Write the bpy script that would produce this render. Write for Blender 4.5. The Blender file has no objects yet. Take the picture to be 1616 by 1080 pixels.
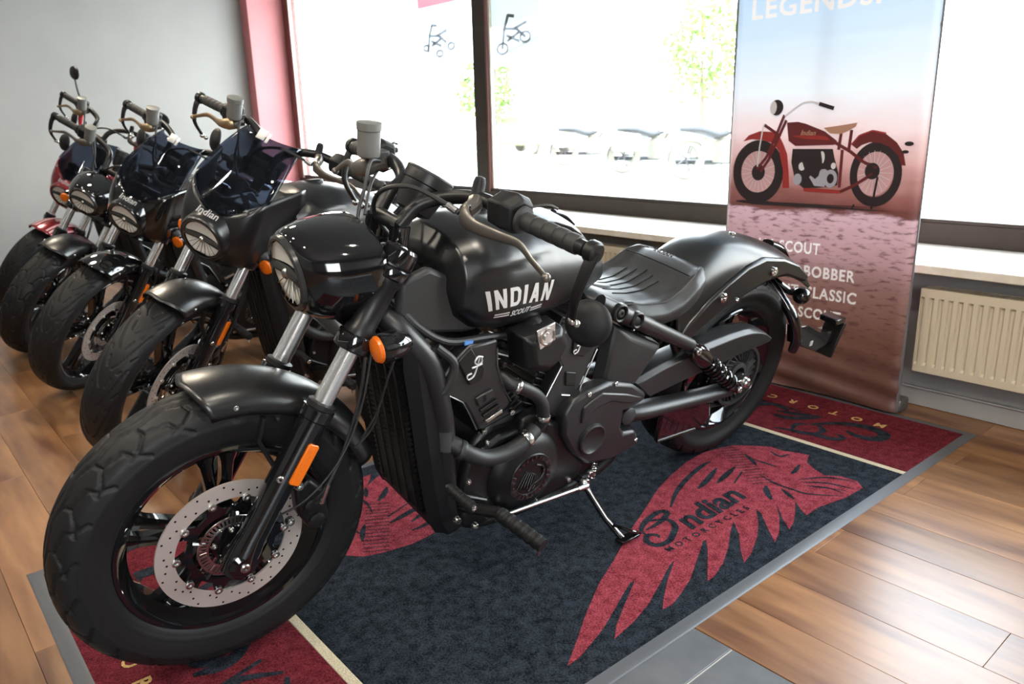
import bpy, bmesh, math, random
import numpy as np
from mathutils import Vector, Matrix
random.seed(7); np.random.seed(7)
SC = bpy.context.scene; COL = SC.collection
PI = math.pi
# ------------------------------------------------------------------ camera
cam = bpy.data.cameras.new('camera'); camo = bpy.data.objects.new('camera', cam); COL.objects.link(camo)
cam.sensor_width = 36; cam.lens = 27.21; cam.clip_start = .02; cam.clip_end = 200
_r = Vector((0.65201, 0.75778, -0.02532)); _d = Vector((0.19045, -0.19601, -0.96193)); _f = Vector((-0.73390, 0.62237, -0.27212))
camo.matrix_world = Matrix(((_r.x, -_d.x, -_f.x, 0), (_r.y, -_d.y, -_f.y, 0), (_r.z, -_d.z, -_f.z, 1.11816), (0, 0, 0, 1)))
cam.dof.use_dof = True; cam.dof.focus_distance = 1.75; cam.dof.aperture_fstop = 6.0
SC.camera = camo
# ------------------------------------------------------------------ world, exposure
w = bpy.data.worlds.new('sky'); SC.world = w; w.use_nodes = True
nt = w.node_tree; nt.nodes.clear()
bg = nt.nodes.new('ShaderNodeBackground'); wo = nt.nodes.new('ShaderNodeOutputWorld')
tc = nt.nodes.new('ShaderNodeTexCoord'); sx = nt.nodes.new('ShaderNodeSeparateXYZ'); rp = nt.nodes.new('ShaderNodeValToRGB')
nt.links.new(tc.outputs['Generated'], sx.inputs[0]); nt.links.new(sx.outputs['Z'], rp.inputs[0])
rp.color_ramp.elements[0].position = .0; rp.color_ramp.elements[0].color = (1, .98, .95, 1)
rp.color_ramp.elements[1].position = .7; rp.color_ramp.elements[1].color = (.74, .85, 1, 1)
nt.links.new(rp.outputs[0], bg.inputs[0]); bg.inputs[1].default_value = 17
nt.links.new(bg.outputs[0], wo.inputs[0])
SC.view_settings.view_transform = 'Standard'; SC.view_settings.look = 'None'
SC.view_settings.exposure = 0.0; SC.view_settings.gamma = 1; SC.view_settings.use_curve_mapping = False
SC.cycles.use_denoising = True
SC.cycles.max_bounces = 7; SC.cycles.diffuse_bounces = 3; SC.cycles.glossy_bounces = 4
SC.cycles.transparent_max_bounces = 12; SC.cycles.transmission_bounces = 4
SC.cycles.caustics_reflective = False; SC.cycles.caustics_refractive = False; SC.cycles.sample_clamp_indirect = 6

def area_light(name, loc, size, energy, color, direction, spread=None):
    l = bpy.data.lights.new(name, 'AREA'); l.shape = 'RECTANGLE'; l.size, l.size_y = size; l.energy = energy; l.color = color
    if spread: l.spread = spread
    o = bpy.data.objects.new(name, l); COL.objects.link(o); o.location = loc
    o.rotation_euler = Vector(direction).to_track_quat('-Z', 'Y').to_euler(); return o
# the showroom's own ceiling spotlights and an added floor fill, all out of frame above and behind the camera
def spot_lamp(x, y, tx, ty, e, color=(1, .90, .76), size=.11):
    l = bpy.data.lights.new('ceiling_spot_light', 'AREA'); l.shape = 'DISK'; l.size = size; l.energy = e; l.color = color; l.spread = math.radians(95)
    o = bpy.data.objects.new('ceiling_spot_light', l); COL.objects.link(o); o.location = (x, y, 3.08)
    o.rotation_euler = (Vector((tx, ty, .6)) - Vector((x, y, 3.08))).to_track_quat('-Z', 'Y').to_euler()
spot_lamp(-.9, -.9, -1.5, .9, 9); spot_lamp(-2.4, -.7, -1.9, .8, 8); spot_lamp(-3.8, -.9, -3.0, 1.2, 6); spot_lamp(-5.6, -.8, -4.6, 1.2, 4)
spot_lamp(.8, .4, -.2, 1.5, 16, (1, .90, .78)); spot_lamp(-3.1, -2.2, -3.4, 1.2, 5); spot_lamp(-.4, 1.0, -1.2, 1.6, 8); spot_lamp(-6.3, -1.6, -7.3, .2, 3)  # first lamp is a fill added to brighten the floor at right
spot_lamp(-4.4, 1.25, -3.2, .6, 16, (1, .86, .66), .34); spot_lamp(-6.3, 1.4, -5.0, .8, 12, (1, .86, .66), .34)

# ------------------------------------------------------------------ materials
MATS = {}
def mat(name, col, rough=.5, metal=0., spec=.5, bump=0., bscale=200., coat=0., noise=0., nscale=40., emit=None, trans=0., aniso=0.):
    if name in MATS: return MATS[name]
    m = bpy.data.materials.new(name); m.use_nodes = True; t = m.node_tree; b = t.nodes['Principled BSDF']
    b.inputs['Base Color'].default_value = (*col, 1); b.inputs['Roughness'].default_value = rough; b.inputs['Metallic'].default_value = metal
    b.inputs['Specular IOR Level'].default_value = spec
    if coat: b.inputs['Coat Weight'].default_value = coat; b.inputs['Coat Roughness'].default_value = .03
    if trans: b.inputs['Transmission Weight'].default_value = trans
    if emit: b.inputs['Emission Color'].default_value = (*emit[0], 1); b.inputs['Emission Strength'].default_value = emit[1]
    tx = t.nodes.new('ShaderNodeTexCoord')
    n = t.nodes.new('ShaderNodeTexNoise'); n.inputs['Scale'].default_value = nscale; n.inputs['Detail'].default_value = 4
    t.links.new(tx.outputs['Object'], n.inputs['Vector'])
    mr = t.nodes.new('ShaderNodeMapRange'); mr.inputs['To Min'].default_value = max(0, rough * (.9 if not noise else 1 - noise)); mr.inputs['To Max'].default_value = min(1, rough * (1.1 if not noise else 1 + noise))
    t.links.new(n.outputs['Fac'], mr.inputs['Value']); t.links.new(mr.outputs[0], b.inputs['Roughness'])
    if bump:
        n2 = t.nodes.new('ShaderNodeTexNoise'); n2.inputs['Scale'].default_value = bscale; n2.inputs['Detail'].default_value = 2
        t.links.new(tx.outputs['Object'], n2.inputs['Vector'])
        bp = t.nodes.new('ShaderNodeBump'); bp.inputs['Strength'].default_value = bump; bp.inputs['Distance'].default_value = .001
        t.links.new(n2.outputs['Fac'], bp.inputs['Height']); t.links.new(bp.outputs[0], b.inputs['Normal'])
    MATS[name] = m; return m
MATTE = mat('matte_black_paint', (.007, .0073, .008), .30, spec=.62)
GLOSS = mat('gloss_black_paint', (.006, .006, .007), .055, coat=.6)
PLAST = mat('black_plastic', (.008, .008, .009), .5, spec=.26, bump=.15, bscale=900)
DARK = mat('dark_recess', (.005, .005, .005), .7, spec=.15)
RUBBER = mat('tyre_rubber', (.010, .0102, .011), .5, spec=.28, bump=.2, bscale=500)
GRIPR = mat('grip_rubber', (.02, .02, .02), .62)
ENGM = mat('black_engine_metal', (.008, .008, .0085), .36, spec=.36, bump=.12, bscale=1200)
ENGS = mat('satin_engine_cover', (.014, .014, .0155), .38, spec=.55, bump=.1, bscale=1500)
GREYP = mat('graphite_panel', (.028, .029, .030), .46, spec=.4)
CHROME = mat('chrome', (.80, .80, .80), .10, 1)
STEEL = mat('brushed_steel', (.60, .60, .58), .26, 1)
DISC = mat('brake_disc_steel', (.60, .54, .50), .36, .55, noise=.2, nscale=20)
EDGE = mat('machined_edge', (.62, .61, .60), .28, 1)
BRONZE = mat('anodised_lever_metal', (.17, .155, .135), .34, .7)
BRONZ2 = mat('gold_lever_metal', (.42, .31, .19), .36, .9)
HOSE = mat('rubber_hose', (.015, .015, .016), .5)
AMBER = mat('amber_lens', (.70, .14, .004), .22, bump=1., bscale=260, coat=.4, emit=((.9, .18, .0), .02))
AMBERD = mat('amber_reflector_dark', (.42, .07, .005), .3, coat=.3)
LENS = mat('headlamp_lens', (.50, .48, .45), .12, .55)
REFLM = mat('lamp_reflector', (.86, .84, .80), .3, .0)
LENSD = mat('headlamp_bezel', (.03, .03, .03), .2)
LEATH = mat('seat_vinyl', (.020, .020, .021), .44, spec=.55, bump=.35, bscale=350)
STITCH = mat('seat_seam', (.05, .05, .05), .7)
WHITE = mat('white_print', (.80, .80, .78), .5)
SILVL = mat('silver_letter', (.62, .62, .62), .35, .3)
REDP = mat('red_metallic_paint', (.23, .012, .02), .2, .3, coat=.8)
REDL = mat('light_red_stripe', (.80, .42, .43), .25, coat=.6)
REDG = mat('red_plastic', (.45, .03, .04), .35)
TINT = mat('tinted_windshield', (.010, .012, .016), .03, coat=.5)
GLASSG = mat('grey_reservoir', (.14, .14, .13), .4)
BLUET = mat('blue_tag', (.1, .25, .6), .5)

def tint_glass():
    m = TINT; t = m.node_tree; b = t.nodes['Principled BSDF']; out = t.nodes['Material Output']
    tr = t.nodes.new('ShaderNodeBsdfTransparent'); tr.inputs[0].default_value = (.34, .38, .47, 1)
    mx = t.nodes.new('ShaderNodeMixShader'); mx.inputs[0].default_value = .30
    t.links.new(tr.outputs[0], mx.inputs[1]); t.links.new(b.outputs[0], mx.inputs[2]); t.links.new(mx.outputs[0], out.inputs[0])
tint_glass()

def ramp_mat(name, c1, c2, scale, rough, stretch=(1, 1, 1), spec=.5, bump=.2, detail=5, bscale=None, coords='Object', dist=.002, rand=0., mottle=0.):
    m = bpy.data.materials.new(name); m.use_nodes = True; t = m.node_tree; b = t.nodes['Principled BSDF']
    tx = t.nodes.new('ShaderNodeTexCoord'); mp = t.nodes.new('ShaderNodeMapping'); mp.inputs['Scale'].default_value = stretch
    t.links.new(tx.outputs[coords], mp.inputs[0])
    oi = t.nodes.new('ShaderNodeObjectInfo')
    n = t.nodes.new('ShaderNodeTexNoise'); n.noise_dimensions = '4D'; n.inputs['Scale'].default_value = scale; n.inputs['Detail'].default_value = detail
    t.links.new(mp.outputs[0], n.inputs['Vector'])
    if rand:
        mu = t.nodes.new('ShaderNodeMath'); mu.operation = 'MULTIPLY'; mu.inputs[1].default_value = 37; t.links.new(oi.outputs['Random'], mu.inputs[0]); t.links.new(mu.outputs[0], n.inputs['W'])
    r = t.nodes.new('ShaderNodeValToRGB'); r.color_ramp.elements[0].position = .32; r.color_ramp.elements[1].position = .70
    r.color_ramp.elements[0].color = (*c1, 1); r.color_ramp.elements[1].color = (*c2, 1)
    if mottle:
        n4 = t.nodes.new('ShaderNodeTexNoise'); n4.inputs['Scale'].default_value = 38; n4.inputs['Detail'].default_value = 4; t.links.new(tx.outputs[coords], n4.inputs['Vector'])
        ma = t.nodes.new('ShaderNodeMath'); ma.operation = 'MULTIPLY_ADD'; ma.inputs[1].default_value = mottle; t.links.new(n4.outputs['Fac'], ma.inputs[0]); t.links.new(n.outputs['Fac'], ma.inputs[2])
        mb_ = t.nodes.new('ShaderNodeMath'); mb_.operation = 'SUBTRACT'; mb_.inputs[1].default_value = mottle * .5; t.links.new(ma.outputs[0], mb_.inputs[0]); t.links.new(mb_.outputs[0], r.inputs[0])
    else: t.links.new(n.outputs['Fac'], r.inputs[0])
    last = r.outputs[0]
    if rand:
        hs = t.nodes.new('ShaderNodeHueSaturation'); mr = t.nodes.new('ShaderNodeMapRange'); mr.inputs['To Min'].default_value = 1 - rand; mr.inputs['To Max'].default_value = 1 + rand
        t.links.new(oi.outputs['Random'], mr.inputs['Value']); t.links.new(mr.outputs[0], hs.inputs['Value']); t.links.new(last, hs.inputs['Color']); last = hs.outputs[0]
    t.links.new(last, b.inputs['Base Color'])
    b.inputs['Roughness'].default_value = rough; b.inputs['Specular IOR Level'].default_value = spec
    n2 = t.nodes.new('ShaderNodeTexNoise'); n2.inputs['Scale'].default_value = bscale or scale * 2; n2.inputs['Detail'].default_value = 3
    t.links.new(mp.outputs[0], n2.inputs['Vector'])
    bp = t.nodes.new('ShaderNodeBump'); bp.inputs['Strength'].default_value = bump; bp.inputs['Distance'].default_value = dist
    t.links.new(n2.outputs['Fac'], bp.inputs['Height']); t.links.new(bp.outputs[0], b.inputs['Normal'])
    MATS[name] = m; return m
WOOD = ramp_mat('brown_vinyl_plank', (.105, .038, .013), (.31, .155, .066), 3.2, .30, (.9, 5.5, 5.5), bump=.05, rand=.16, detail=8, spec=.62)
TILE = ramp_mat('slate_grey_tile', (.085, .092, .100), (.12, .127, .136), 14, .36, bump=.15)
GROUT = mat('light_grout', (.42, .42, .40), .8)
WALLG = ramp_mat('grey_wall_paint', (.335, .328, .31), (.36, .352, .335), 3, .75, bump=.06, bscale=300)
WALLP = ramp_mat('lower_wall_paint', (.30, .30, .30), (.36, .36, .35), 4, .7, bump=.1, bscale=200)
MAROON = ramp_mat('maroon_paint', (.58, .20, .21), (.63, .23, .24), 3, .6, bump=.05, bscale=300)
FRAME = ramp_mat('brown_window_frame', (.032, .024, .018), (.045, .034, .026), 8, .5, spec=.3, bump=.05)
FRAMER = ramp_mat('reddish_window_frame', (.13, .045, .04), (.16, .06, .05), 8, .45, bump=.05)
SILL = ramp_mat('cream_sill_stone', (.66, .60, .50), (.76, .71, .62), 30, .35, bump=.03)
RADM = mat('cream_radiator_enamel', (.60, .53, .40), .35)
CEIL = ramp_mat('ceiling_plaster', (.24, .235, .225), (.28, .27, .26), 4, .8, bump=.05)
PAVE = ramp_mat('pale_pavement', (.55, .55, .53), (.70, .70, .68), 2, .8, bump=.1)
LEAF = ramp_mat('sunlit_foliage', (.09, .17, .03), (.22, .32, .09), 3, .7, bump=.4)
BARK = mat('bark', (.14, .10, .07), .8)
NAVY = ramp_mat('navy_carpet_pile', (.004, .006, .010), (.040, .050, .066), 210, mottle=.7, rough=.95, spec=.1, bump=1., bscale=420, detail=3, dist=.006)
CRED = ramp_mat('red_carpet_pile', (.13, .011, .020), (.46, .085, .115), 210, mottle=.5, rough=.95, spec=.1, bump=1., bscale=420, detail=3, dist=.006)
CREDD = ramp_mat('dark_red_carpet_pile', (.07, .006, .010), (.23, .032, .045), 210, mottle=.5, rough=.95, spec=.1, bump=1., bscale=420, detail=3, dist=.006)
CREAM = ramp_mat('cream_carpet_pile', (.50, .42, .28), (.78, .70, .52), 260, .95, spec=.1, bump=1., bscale=420, detail=3, dist=.005)
GOLDC = ramp_mat('gold_carpet_pile', (.50, .30, .10), (.75, .50, .22), 260, .95, spec=.1, bump=1., bscale=420, detail=3, dist=.005)
MRUB = mat('grey_rubber_edging', (.085, .090, .100), .42, bump=.2, bscale=300)

# ------------------------------------------------------------------ mesh helpers
def v3(a): return np.asarray(a, float)
def basis(d):
    d = v3(d); d = d / np.linalg.norm(d); u = np.cross(d, (0, 0, 1.) if abs(d[2]) < .9 else (1., 0, 0)); u /= np.linalg.norm(u)
    return u, np.cross(d, u), d
def crom(P, n=6, closed=False):
    P = [v3(p) for p in P]
    if len(P) < 3: return P
    out = []; N = len(P); rng = range(N if closed else N - 1)
    for i in rng:
        a = P[i - 1] if (i > 0 or closed) else 2 * P[0] - P[1]; b = P[i]; c = P[(i + 1) % N]
        d = P[(i + 2) % N] if (closed or i + 2 < N) else 2 * P[-1] - P[-2]
        for k in range(n):
            t = k / n
            out.append(.5 * ((2 * b) + (-a + c) * t + (2 * a - 5 * b + 4 * c - d) * t * t + (-a + 3 * b - 3 * c + d) * t ** 3))
    if not closed: out.append(P[-1])
    return out
class MB:
    def __init__(s): s.V = []; s.F = []; s.n = 0
    def add(s, V, F):
        s.V.extend([tuple(map(float, v)) for v in V]); s.F.extend([tuple(i + s.n for i in f) for f in F]); s.n += len(V); return s
    def box(s, c, size, R=None):
        c = v3(c); h = v3(size) / 2; P = []
        for x in (-1, 1):
            for y in (-1, 1):
                for z in (-1, 1):
                    q = h * (x, y, z); P.append(c + (R @ q if R is not None else q))
        return s.add(P, [(0, 1, 3, 2), (4, 6, 7, 5), (0, 4, 5, 1), (2, 3, 7, 6), (0, 2, 6, 4), (1, 5, 7, 3)])
    def rings(s, R, cap=True, closed=False, wrap=True):
        m = len(R[0]); V = [p for r in R for p in r]; F = []; N = len(R)
        for i in range(N if closed else N - 1):
            for j in range(m if wrap else m - 1):
                F.append((i * m + j, i * m + (j + 1) % m, ((i + 1) % N) * m + (j + 1) % m, ((i + 1) % N) * m + j))
        if cap and not closed: F.append(tuple(range(m))[::-1]); F.append(tuple((N - 1) * m + j for j in range(m)))
        return s.add(V, F)
    def tube(s, P, r, n=10, smooth=0, cap=True, closed=False, flat=1., up=None):
        if smooth:
            rr = r if np.isscalar(r) else None
            if rr is None:
                k = len(P); P2 = crom(P, smooth, closed); r = np.interp(np.linspace(0, k - 1, len(P2)), range(k), r); P = P2
            else: P = crom(P, smooth, closed)
        P = [v3(p) for p in P]; N = len(P); R = []; u = None
        for i, p in enumerate(P):
            a = P[(i - 1) % N] if (closed or i > 0) else P[i]; b = P[(i + 1) % N] if (closed or i < N - 1) else P[i]
            d = b - a; d = d / (np.linalg.norm(d) + 1e-12)
            if u is None:
                u = basis(d)[0] if up is None else v3(up)
            u = u - d * (u @ d); u /= (np.linalg.norm(u) + 1e-12); w_ = np.cross(d, u)
            ri = r if np.isscalar(r) else r[i]
            R.append([p + ri * (math.cos(t) * u + flat * math.sin(t) * w_) for t in np.linspace(0, 2 * PI, n, endpoint=False)])
        return s.rings(R, cap, closed)
    def lathe(s, prof, o, d, n=28, cap=True, closed=False, sx=1., sy=1.):
        u, w_, d = basis(d); o = v3(o)
        R = [[o + d * h + r * (sx * math.cos(t) * u + sy * math.sin(t) * w_) for t in np.linspace(0, 2 * PI, n, endpoint=False)] for r, h in prof]
        return s.rings(R, cap, closed)
    def cyl(s, a, b, r, n=16, r2=None):
        a = v3(a); b = v3(b); L = np.linalg.norm(b - a); return s.lathe([(r, 0), (r if r2 is None else r2, L)], a, b - a, n)
    def sph(s, c, r, n=16, sc=(1, 1, 1), ax=(0, 0, 1)):
        u, w_, d = basis(ax); R = []
        for i in range(n // 2 + 1):
            a = PI * i / (n // 2); rr = max(math.sin(a), 1e-3)
            R.append([v3(c) + r * (-math.cos(a) * d * sc[2] + rr * (math.cos(t) * u * sc[0] + math.sin(t) * w_ * sc[1])) for t in np.linspace(0, 2 * PI, n, endpoint=False)])
        return s.rings(R)
    def prism(s, poly, y0, y1, ax=1):
        n = len(poly); V = []
        for y in (y0, y1):
            for a, b in poly: V.append((a, y, b) if ax == 1 else ((a, b, y) if ax == 2 else (y, a, b)))
        return s.add(V, [tuple(range(n)), tuple(range(n, 2 * n))[::-1]] + [(i, n + i, n + (i + 1) % n, (i + 1) % n) for i in range(n)])
    def bolt(s, p, d, r=.006, h=.005):
        s.lathe([(r, 0), (r, h * .7), (r * .8, h), (r * .45, h), (r * .42, h * .4)], p, d, 12); return s
    def mesh(s, name, bev=0, ang=35, sub=0):
        me = bpy.data.meshes.new(name); me.from_pydata(s.V, [], s.F); me.validate()
        bm = bmesh.new(); bm.from_mesh(me); bmesh.ops.recalc_face_normals(bm, faces=bm.faces[:]); bm.to_mesh(me); bm.free()
        me.polygons.foreach_set('use_smooth', [True] * len(me.polygons)); me.set_sharp_from_angle(angle=math.radians(ang)); return me
CACHE = {}
def obj(name, mb, m, parent=None, bev=0, sub=0, ang=35, solid=0, key=None, label=None, kind=None):
    """one mesh object; KEY lets alike pieces share mesh data"""
    if key is not None and key in CACHE: me = CACHE[key]
    else:
        mb = mb() if callable(mb) else mb
        me = mb.mesh(name, ang=ang) if isinstance(mb, MB) else mb
        me.materials.append(m)
        if key is not None: CACHE[key] = me
    o = bpy.data.objects.new(name, me); COL.objects.link(o)
    if me.materials[0] is not m: o.material_slots[0].link = 'OBJECT'; o.material_slots[0].material = m
    if parent is not None: o.parent = parent
    if solid: md = o.modifiers.new('s', 'SOLIDIFY'); md.thickness = solid; md.offset = -1
    if bev: md = o.modifiers.new('b', 'BEVEL'); md.width = bev; md.segments = 2; md.limit_method = 'ANGLE'; md.angle_limit = .6; md.harden_normals = False
    if sub: md = o.modifiers.new('u', 'SUBSURF'); md.levels = sub; md.render_levels = sub
    if label: o['label'] = label
    if kind: o['kind'] = kind
    return o
def thing(name, label, cat, loc=(0, 0, 0), group=None):
    o = bpy.data.objects.new(name, None); COL.objects.link(o); o.location = loc; o.empty_display_size = .1
    o['label'] = label; o['category'] = cat
    if group: o['group'] = group
    return o
def tag(o, label, cat, group=None):
    o['label'] = label; o['category'] = cat
    if group: o['group'] = group
    return o
def struct(name, mb, m, parent=None, **k):
    o = obj(name, mb, m, parent, **k)
    if parent is None: o['kind'] = 'structure'
    return o
def text_mesh(s, size=1., shear=0., bold=0., extrude=.0005, xs=1., align='LEFT', space=1.):
    c = bpy.data.curves.new('t', 'FONT'); c.body = s; c.size = size; c.shear = shear; c.offset = bold; c.extrude = extrude; c.align_x = align; c.space_character = space
    c.resolution_u = 3
    o = bpy.data.objects.new('t', c); COL.objects.link(o); dg = bpy.context.evaluated_depsgraph_get(); me = bpy.data.meshes.new_from_object(o.evaluated_get(dg))
    bpy.data.objects.remove(o); bpy.data.curves.remove(c)
    if xs != 1:
        for v in me.vertices: v.co.x *= xs
    me.materials.clear(); return me
def xform_mesh(me, M):
    me.transform(M); return me
def place(me, o, ux, uy, uz=None):
    ux = Vector(ux).normalized(); uy = Vector(uy); uz = ux.cross(uy).normalized(); uy = uz.cross(ux)
    me.transform(Matrix(((ux.x, uy.x, uz.x, o[0]), (ux.y, uy.y, uz.y, o[1]), (ux.z, uy.z, uz.z, o[2]), (0, 0, 0, 1)))); return me

# ------------------------------------------------------------------ room shell
WL = -7.4; WY = 3.09; GY = 3.50
fl = struct('floor', MB().box((-2.6, -1.2, -.075), (10.4, 9.6, .13)), DARK)
PW, PL = .165, 1.10
def plank_mb(L, W): return MB().box((0, 0, 0), (L - .0007, W - .0007, .01))
TX0, TX1, TY = -1.55, .85, 1.2875
npk = 0
rows = [TY + PW * k for k in range(0, 11)] + [TY - PW * k for k in range(1, 11)]
plank_cells = []
for y0 in rows:
    x = WL - random.random() * PL
    while x < 1.6:
        a, b = max(x, WL), min(x + PL, 1.6)
        x += PL
        y1 = min(y0 + PW, WY)
        if y0 >= WY - .01 or b - a < .05: continue
        if y0 < TY - .01:      # tiled strip is let into the planks
            if a < TX0: plank_cells.append((a, min(b, TX0), y0, y1))
            if b > TX1: plank_cells.append((max(a, TX1), b, y0, y1))
        else: plank_cells.append((a, b, y0, y1))
for a, b, y0, y1 in plank_cells:
    if b - a < .03: continue
    key = ('plank', round(b - a, 3), round(y1 - y0, 3))
    o = obj('plank', plank_mb(b - a, y1 - y0), WOOD, fl, key=key, bev=.0008); o.location = ((a + b) / 2, (y0 + y1) / 2, -.005 + random.uniform(-.0002, .0002))
TS = .60; gx = -.80
for i in range(-1, 3):
    for j in range(0, 3):
        x0, x1 = max(TX0, gx + (i - 1) * TS), min(TX1, gx + i * TS); y1 = TY - j * TS; y0 = y1 - TS
        if x1 - x0 < .05: continue
        o = obj('tile', MB().box((0, 0, 0), (x1 - x0 - .005, y1 - y0 - .005, .01)), TILE, fl, key=('tile', round(x1 - x0, 3)), bev=.001); o.location = ((x0 + x1) / 2, (y0 + y1) / 2, -.0052)
obj('grout', MB().box(((TX0 + TX1) / 2, TY - .9, -.0075), (TX1 - TX0, 1.8, .008)), GROUT, fl)
# planks near the viewer beyond the modelled rows: one piece per strip
obj('plank', MB().box((-2.6, -3.185, -.006), (10.4, 5.63, .01)), WOOD, fl)
struct('wall_left', MB().box((WL - .1, -1.4, 1.4), (.2, 9.9, 3.2)), WALLG)
cl = struct('trim_1', MB().box((WL + .075, 3.30, 1.4), (.15, .36, 3.2)), MAROON, bev=.004)
# window wall: parapet, niche with radiators, sill, frame
struct('wall_back', MB().box((-2.6, WY + .25, .22), (10.4, .5, .62)).box((-2.6, GY + .14, .29), (10.4, .28, .62)), WALLP)
struct('baseboard_back', MB().box((-2.6, WY - .006, .04), (10.4, .012, .075)).box((-2.6, WY - .010, .076), (10.4, .02, .006)), WALLP, bev=.002)
SX0, SX1 = WL + .15, 2.4
sl = struct('trim_2', MB().box(((SX0 + SX1) / 2, 3.235, .5645), (SX1 - SX0, .56, .033)), SILL, bev=.004)
MUL = (-4.31, -.62, 2.2)   # centre of each mullion
fr = struct('window_1', MB().box(((SX0 + SX1) / 2, 3.50, .6265), (SX1 - SX0, .07, .091)).box(((SX0 + SX1) / 2, 3.50, 2.44), (SX1 - SX0, .07, .09)), FRAME, bev=.004)
obj('glazing_bead', MB().box(((SX0 + SX1) / 2, 3.478, .679), (SX1 - SX0, .03, .014)), FRAME, fr, bev=.002)
obj('side_frame', MB().box((WL + .20, 3.50, 1.76), (.11, .08, 2.2)), FRAMER, fr, bev=.003)
obj('glazing_bead', MB().box((WL + .262, 3.475, 1.76), (.016, .03, 2.2)), SILL, fr, bev=.002)
for x in MUL:
    mu = obj('mullion', MB().box((x - .035, 3.50, 1.76), (.13, .09, 2.2)), FRAME, fr, bev=.004)
    obj('bead', MB().box((x + .04, 3.47, 1.76), (.016, .03, 2.2)), FRAMER, mu, bev=.002)
    obj('bead', MB().box((x + .064, 3.485, 1.76), (.014, .03, 2.2)), SILL, mu, bev=.002)
GL = bpy.data.materials.new('window_glass'); GL.use_nodes = True; t = GL.node_tree; t.nodes.clear()
tr = t.nodes.new('ShaderNodeBsdfTransparent'); tr.inputs[0].default_value = (.95, .97, .96, 1); gs = t.nodes.new('ShaderNodeBsdfGlossy'); gs.inputs['Roughness'].default_value = .02
frn = t.nodes.new('ShaderNodeLayerWeight'); frn.inputs[0].default_value = .08; mx = t.nodes.new('ShaderNodeMixShader'); ou = t.nodes.new('ShaderNodeOutputMaterial')
t.links.new(frn.outputs['Facing'], mx.inputs[0]); t.links.new(tr.outputs[0], mx.inputs[1]); t.links.new(gs.outputs[0], mx.inputs[2]); t.links.new(mx.outputs[0], ou.inputs[0])
xs = [SX0 + .1] + [m_ for m_ in MUL]
for a, b in zip(xs[:-1], xs[1:]):
    obj('pane', MB().box(((a + b) / 2, 3.51, 1.76), (b - a - .06, .006, 2.18)), GL, fr)
struct('wall_back_upper', MB().box((-2.6, GY + .14, 2.80), (10.4, .36, .70)), WALLG)['kind'] = 'structure'
struct('ceiling', MB().box((-2.6, -1.2, 3.2), (10.4, 9.6, .1)), CEIL)
struct('wall_right', MB().box((2.5, -1.4, .25), (.2, 9.9, .9)).box((2.5, -1.4, 2.85), (.2, 9.9, .7)).box((2.5, -4.2, 1.5), (.2, 4.4, 3)).box((2.5, 1.5, 1.5), (.2, 4.2, 3)), WALLG)
struct('wall_front', MB().box((-2.6, -6.0, 1.5), (10.4, .2, 3.2)), WALLG)
# radiator on the parapet
def radiator(x0, x1, label):
    r = thing('radiator', label, 'radiator', ((x0 + x1) / 2, 3.04, 0), 'cream radiators under the window sill')
    W = x1 - x0; zt, zb = .487, .165; yF, yB = -.045, .035
    m = MB(); n = int(W / .0333); sp = W / n; P = []
    prof = []
    for i in range(n):
        xa = -W / 2 + i * sp
        prof += [(xa, yF + .011), (xa + sp * .30, yF + .011), (xa + sp * .42, yF), (xa + sp * .88, yF)]
    prof.append((W / 2, yF + .011))
    def strip(z): return [(x, y, z) for x, y in prof]
    flat = lambda z, y: [(x, y, z) for x, _ in prof]
    m.rings([flat(zb, yF), flat(zb + .028, yF), strip(zb + .036), strip(zt - .040), flat(zt - .032, yF), flat(zt, yF), flat(zt, yF + .012), flat(zb, yF + .012), flat(zb, yF)], cap=False, wrap=False)
    obj('front_panel', m, RADM, r, ang=40)
    obj('side_panel', MB().box((-W / 2, -.005, (zt + zb) / 2), (.004, .08, zt - zb)), RADM, r, bev=.001)
    obj('side_panel', MB().box((W / 2, -.005, (zt + zb) / 2), (.004, .08, zt - zb)), RADM, r, bev=.001)
    obj('rear_panel', MB().box((0, yB - .005, (zt + zb) / 2), (W, .01, zt - zb)), RADM, r)
    g = MB()
    k = int(W / .011)
    for i in range(k): g.box((-W / 2 + (i + .5) * W / k, -.003, zt - .004), (.004, .062, .005))
    o = obj('grille', g, RADM, r); o['kind'] = 'stuff'
    obj('connection_pipe', MB().tube([(W / 2 - .05, .0, zb), (W / 2 - .05, 0, zb - .06), (W / 2 - .05, .04, zb - .06)], .009), RADM, r)
    return r
radiator(-1.16, .45, 'cream ribbed panel radiator right of the standing banner')
radiator(-3.9, -1.45, 'cream ribbed panel radiator behind the saddle and handgrip, left of the banner')

# ------------------------------------------------------------------ display mat
MA = math.radians(269.432); ML, MW = 2.757, 1.3126
mt = thing('display_mat', 'navy and dark red display carpet with feather headdress motifs under the front motorcycle', 'mat', (-1.5533, 1.5512, 0))
mt.rotation_euler = (0, 0, MA)
a0, a1 = -ML / 2, ML / 2; BW = .034
m = MB()
def frame_ring(z0, z1, inset):
    return [(a0 + inset, -MW / 2 + inset, z1), (a1 - inset, -MW / 2 + inset, z1), (a1 - inset, MW / 2 - inset, z1), (a0 + inset, MW / 2 - inset, z1)]
m.rings([frame_ring(0, .0006, 0), frame_ring(0, .0035, .006), frame_ring(0, .0035, BW + .004), frame_ring(0, .0006, BW + .004)], cap=True)
obj('rubber_border', m, MRUB, mt)
s1, s2 = a0 + .5131, a1 - .4585; ZT = .004
def slab(name, x0, x1, m_, **k): return obj(name, MB().box(((x0 + x1) / 2, 0, ZT / 2), (x1 - x0, MW - 2 * BW, ZT)), m_, mt, bev=.0025, **k)
slab('centre_field', s1, s2, NAVY)
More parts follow.
